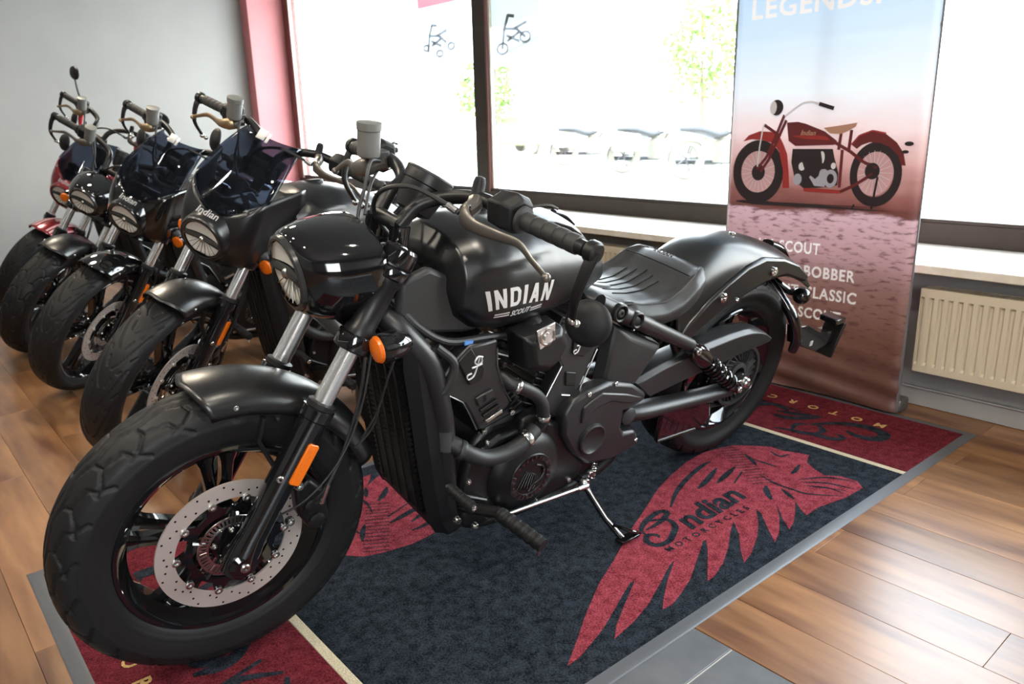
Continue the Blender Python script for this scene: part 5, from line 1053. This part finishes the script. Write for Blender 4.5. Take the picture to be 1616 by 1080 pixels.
def add_stand(root, lean):
    # ground plane in the frame of a machine leaning LEAN to its left: z = y*tan(lean)
    zg = lambda y_: y_ * math.tan(lean)
    k = ('stand', round(lean, 3)); yf = .275
    ss = obj('side_stand', lambda: MB().tube([(.650, .130, .205), (.640, .165, .190), (.615, .225, .12), (.585, yf, zg(yf) + .010)], [.012, .011, .010, .009], 10, 3, flat=.75), GLOSS, root, key=k + (1,))
    obj('stand_foot', lambda: MB().box((.565, yf + .008, zg(yf + .008) + .006), (.070, .030, .007), np.array([[1, 0, 0], [0, math.cos(lean), -math.sin(lean)], [0, math.sin(lean), math.cos(lean)]])), GLOSS, ss, key=k + (2,), bev=.002)
    obj('stand_tang', lambda: MB().tube([(.600, yf - .02, zg(yf) + .045), (.585, yf + .035, zg(yf) + .055), (.548, yf + .035, zg(yf) + .035), (.542, yf + .01, zg(yf) + .015)], .0045, 8, 3), GLOSS, ss, key=k + (3,))
    obj('stand_edge', lambda: MB().tube([(.640, .178, .188), (.612, .236, .118), (.585, yf + .010, zg(yf) + .02)], .0025, 6), CHROME, ss, key=k + (4,))
    obj('pivot_bolt', lambda: MB().bolt((.645, .165, .205), (0, 1, 0), .013, .012).bolt((.615, .150, .215), (0, 1, 0), .010, .012), STEEL, ss, key=k + (5,))
    obj('return_spring', lambda: MB().tube([(.60 + .008 * math.cos(t * 40) * 1, .150 + .008 * math.sin(t * 40), .225 - .05 * t + .02) for t in np.linspace(0, 1, 90)], .0018, 5), STEEL, ss, key=k + (6,))

def bodywork(root, cfg):
    BODY = cfg.get('body', MATTE)
    fx = lambda nm, mb, m_, key, par=None, **k: obj(nm, mb, m_, par or root, key=key, **k)
    tk = fx('fuel_tank', tank_mesh, BODY, ('tank',), ang=45)
    fx('filler_cap', lambda: MB().lathe([(.036, -.01), (.038, .004), (.034, .010), (.012, .012), (.001, .012)], (.93, -.045, .930), (0, -.25, 1), 32), ENGM, ('cap',), tk)
    fx('tank_seam', lambda: MB().tube([(.605, y_, .825 - .10 * (abs(y_) / .07) ** 3 * .5) for y_ in np.linspace(-.07, .07, 13)], .003, 6), DARK, ('tsm',), tk)
    if ('txtI' not in CACHE):
        from mathutils.bvhtree import BVHTree
        me = CACHE[('tank',)]; bv = BVHTree.FromPolygons([v.co[:] for v in me.vertices], [p.vertices[:] for p in me.polygons])
        def wrap(m2, side):
            bm = bmesh.new(); bm.from_mesh(m2); bmesh.ops.triangulate(bm, faces=bm.faces[:])
            bmesh.ops.subdivide_edges(bm, edges=[e for e in bm.edges if e.calc_length() > .008], cuts=2); bmesh.ops.triangulate(bm, faces=bm.faces[:]); bm.to_mesh(m2); bm.free()
            for v in m2.vertices:
                h = bv.ray_cast(Vector((v.co.x, .4 * side, v.co.z)), Vector((0, -side, 0)))
                if h[0]: v.co.y = h[0].y + side * (.0008 + max(0, v.co.y) * 0)
            return m2
        def letters(side):
            out = []
            L = []
            word = 'INDIAN'; x0, x1 = (1.022, .848); hts = .047
            glyph = {'I': [[(0, 0), (.34, 0), (.34, 1), (0, 1)]],
                     'N': [[(0, 0), (.30, 0), (.30, 1), (0, 1)], [(0, 1), (.30, 1), (1, 0), (.70, 0)], [(.70, 0), (1, 0), (1, 1), (.70, 1)]],
                     'D': [[(0, 0), (.30, 0), (.30, 1), (0, 1)], [(.28, .80), (.60, .80), (.62, 1), (.28, 1)], [(.28, 0), (.62, 0), (.60, .20), (.28, .20)], [(.60, .0), (.80, .05), (1, .25), (1, .75), (.80, .95), (.60, 1), (.60, .8), (.70, .70), (.70, .30), (.60, .20)]],
                     'A': [[(0, 0), (.30, 0), (.62, 1), (.34, 1)], [(.34, 1), (.66, 1), (1, 0), (.70, 0)], [(.22, .22), (.78, .22), (.72, .42), (.28, .42)]]}
            wid = {'I': .34, 'N': 1, 'D': 1, 'A': 1.05}; tot = sum(wid[c] for c in word) * .60 + .18 * 5; x = 0; ms = []
            for i, c in enumerate(word):
                mb = MB()
                for P_ in glyph[c]:
                    V = []
                    for a, b in P_:
                        u_ = (x + a * .60 * (wid[c] if c == 'A' else 1)) / tot; arc = .006 * math.sin(PI * u_) ; sl = (.30 * (u_ - .5)) * .7
                        X = (x0 + (x1 - x0) * u_) + (.5 - u_) * .026 * b; Z = .765 + arc + b * hts * (1 - .06 * math.sin(PI * u_)) + .004 * (1 - u_)
                        V.append((X, .0, Z))
                    mb.add(V, [tuple(range(len(V)))])
                x += wid[c] * .60 + .18; ms.append(mb)
            return ms
        CACHE['txtI'] = True
        for side in (1, -1):
            for i, mb in enumerate(letters(side)):
                m2 = mb.mesh('letter')
                if side == -1:
                    for v in m2.vertices: v.co.x = 1.87 - v.co.x
                wrap(m2, side); m2.materials.append(SILVL); CACHE[('ltr', side, i)] = m2
            m2 = text_mesh('SCOUT', .019, shear=.35, bold=.0006, extrude=0, xs=.85); place(m2, (.962, 0, .7475), (-1 * side, 0, .03 * side) if side == 1 else (1, 0, 0), (0, 0, 1))
            if side == -1:
                for v in m2.vertices: v.co.x -= .06
            wrap(m2, side); m2.materials.append(SILVL); CACHE[('sct', side)] = m2
            for k_, (xa, xb) in enumerate(((1.004, .966), (.904, .868))):
                mb = MB()
                for dz in (0, .0062): mb.add([(xa + .003 * dz * 100 * 0, 0, .749 + dz), (xb, 0, .7505 + dz), (xb, 0, .7540 + dz), (xa, 0, .7525 + dz)], [(0, 1, 2, 3)])
                m2 = wrap(mb.mesh('bar'), side); m2.materials.append(SILVL); CACHE[('ubar', side, k_)] = m2
    if cfg.get('letters', True):
        for side in (1, -1):
            for i in range(6): fx('letter', None, SILVL, ('ltr', side, i), tk)
            fx('script_lettering', None, SILVL, ('sct', side), tk)
            for k_ in (0, 1): fx('underline_bars', None, SILVL, ('ubar', side, k_), tk)
    # seat
    se = fx('seat', seat_mesh, LEATH, ('seat',), ang=60)
    def seam(y0, x0, x1):
        me = CACHE[('seat',)]; from mathutils.bvhtree import BVHTree
        bv = CACHE.get('seatbv') or BVHTree.FromPolygons([v.co[:] for v in me.vertices], [p.vertices[:] for p in me.polygons]); CACHE['seatbv'] = bv
        P_ = []
        for x_ in np.linspace(x0, x1, 14):
            h = bv.ray_cast(Vector((x_, y0(x_), 1.2)), Vector((0, 0, -1)))
            if h[0]: P_.append(tuple(h[0] + Vector((0, 0, .0006))))
        return MB().tube(P_, .0016, 6)
    for k_ in range(-2, 3): fx('seat_groove', lambda k_=k_: seam(lambda x_: .030 * k_ * (1 - .2 * (x_ - .36) * 4), .345 + .008 * abs(k_), .555 - .012 * abs(k_)), DARK, ('sg', k_), se)
    for s in (1, -1): fx('seat_stitching', lambda: seam(lambda x_: s * np.interp(x_, [.24, .30, .40, .50, .60], [.095, .130, .138, .122, .080]), .24, .60), STITCH, ('sst', s), se)
    fx('seat_crease', lambda: seam(lambda x_: 0, .2, .2) if 0 else MB().tube([(.330 - .10 * (y_ / .13) ** 2 * .25, y_, .7335 + .012 * (1 - (y_ / .12) ** 2)) for y_ in np.linspace(-.12, .12, 15)], .0016, 6), DARK, ('scr',), se)
    if 'seattxt' not in CACHE:
        me = text_mesh('INDIAN', .020, bold=.0004, align='CENTER'); place(me, (.292, 0, .757), (0, -1, 0) if 0 else (0, 1, 0), (-.75, 0, .5)); me.materials.append(LEATH); CACHE['seattxt'] = me
    fx('embossed_lettering', None, LEATH, 'seattxt', se)
    # rear fender
    rfn = fx('rear_fender', rear_fender_mesh, cfg.get('fender', BODY), ('rfen',), solid=.0025, ang=60)
    for s in (1, -1):
        stt = fx('fender_strut', lambda: MB().prism([(.315, .520), (.26, .585), (.19, .640), (.114, .685), (.035, .722), (-.05, .738), (-.154, .722), (-.25, .690), (-.325, .640), (-.31, .622), (-.182, .664), (-.10, .662), (-.002, .636), (.081, .608), (.177, .570), (.25, .525), (.29, .485)], .100 * s, .123 * s), cfg.get('fender', BODY), ('fst', s), bev=.008)
        for p_, r_ in (((.135, .642), .015), ((-.099, .690), .014)): fx('bolt', lambda p_=p_, r_=r_: MB().bolt((p_[0], .122 * s, p_[1]), (0, s, 0), r_, .010), CHROME, ('stb', s, p_), stt)
        fx('bolt', lambda: MB().bolt((.06, .122 * s, .622), (0, s, 0), .007, .006), CHROME, ('stb2', s), stt)
    fx('bolt', lambda: MB().bolt((.005, .02, .790), (0, 0, 1), .010, .005), CHROME, ('rfb',), rfn)
    fx('rear_lamp', lambda: MB().tube([(-.235, 0, .728), (-.30, 0, .705), (-.365, 0, .655)], [.022, .028, .020], 14, 3, flat=.5), GLOSS, ('rlm',), rfn)
    for s in (1, -1):
        fx('rear_signal', lambda: MB().sph((-.385, .080 * s, .548), .031, 20).tube([(-.385, .06 * s, .55), (-.35, .04 * s, .56), (-.30, .0, .60)], .013, 10, 3), GLOSS, ('rsg', s))
    pb = fx('plate_bracket', lambda: MB().tube([(-.285, .0, .60), (-.315, .10, .50), (-.345, .125, .42), (-.35, .12, .36)], [.016, .019, .019, .015], 12, 3).prism([(-.33, .455), (-.36, .385), (-.50, .330), (-.60, .345), (-.60, .395), (-.50, .405), (-.41, .450)], .085, .125), GLOSS, ('pbk',), bev=.003)
    fx('plate_holder', lambda: MB().box((-.615, .105, .355), (.014, .075, .135), np.array([[.96, 0, -.28], [0, 1, 0], [.28, 0, .96]])), ENGM, ('phd',), pb, bev=.003)
    fx('plate_lamp', lambda: MB().box((-.60, .105, .432), (.06, .07, .022)), GLOSS, ('plm',), pb, bev=.004); fx('bracket_tag', lambda: MB().box((-.455, .1265, .372), (.016, .002, .018)), WHITE if 0 else SILVL, ('btg',), pb)
    # exhaust on the right-hand side
    ex = fx('exhaust_pipe', lambda: MB().tube([(1.08, -.06, .55), (1.14, -.15, .48), (1.08, -.20, .33), (.90, -.20, .27), (.60, -.19, .25), (.40, -.19, .26)], .024, 14, 5).tube([(.68, -.10, .55), (.62, -.18, .50), (.60, -.20, .38), (.50, -.19, .28)], .024, 14, 5), ENGM, ('exp',))
    fx('muffler', lambda: MB().tube([(.42, -.19, .26), (.30, -.20, .262), (-.15, -.21, .275), (-.20, -.21, .277)], [.03, .045, .045, .035], 18), ENGM, ('muf',), ex); fx('muffler', lambda: MB().tube([(.42, -.19, .34), (.30, -.20, .345), (.0, -.21, .355), (-.05, -.21, .357)], [.03, .045, .045, .035], 18), ENGM, ('muf2',), ex)

def build(label, x, y, heading, lean, steer, cfg):
    r, S = motorcycle(label, x, y, heading, lean, steer, cfg); add_stand(r, lean); bodywork(r, cfg); return r, S
R_ = math.radians
main, _ = build('matte black bobber motorcycle in front, standing on the navy display carpet', -1.5201, 2.0337, R_(267.9), R_(11.5), R_(-.7), dict(z=.0095))
if not globals().get('ONLY_MAIN'):
    build('matte black motorcycle with tinted windshield directly behind the front one', -2.774, 2.287, R_(266.8), R_(9.5), R_(41.1), dict(fairing=MATTE, tread='curve', rr=.250, no_wire=True))
    build('gloss black motorcycle with tinted windshield, third from the right', -3.826, 2.306, R_(268.2), R_(11.6), R_(41.5), dict(fairing=GLOSS, body=GLOSS, tread='curve', rr=.250, no_wire=True))
    build('black motorcycle with bare round headlamp and chunky front tyre', -4.678, 2.294, R_(268.4), R_(11.7), R_(47), dict(nacelle=GLOSS, no_wire=True))
    r5, S5 = build('dark red motorcycle with striped front fender, nearest the grey wall', -5.60, 2.42, R_(268), R_(11.5), R_(45), dict(fairing=REDP, body=REDP, fender=REDP, tread='curve', rr=.250, stripes=True, no_wire=True, rise=.12, tall=True))
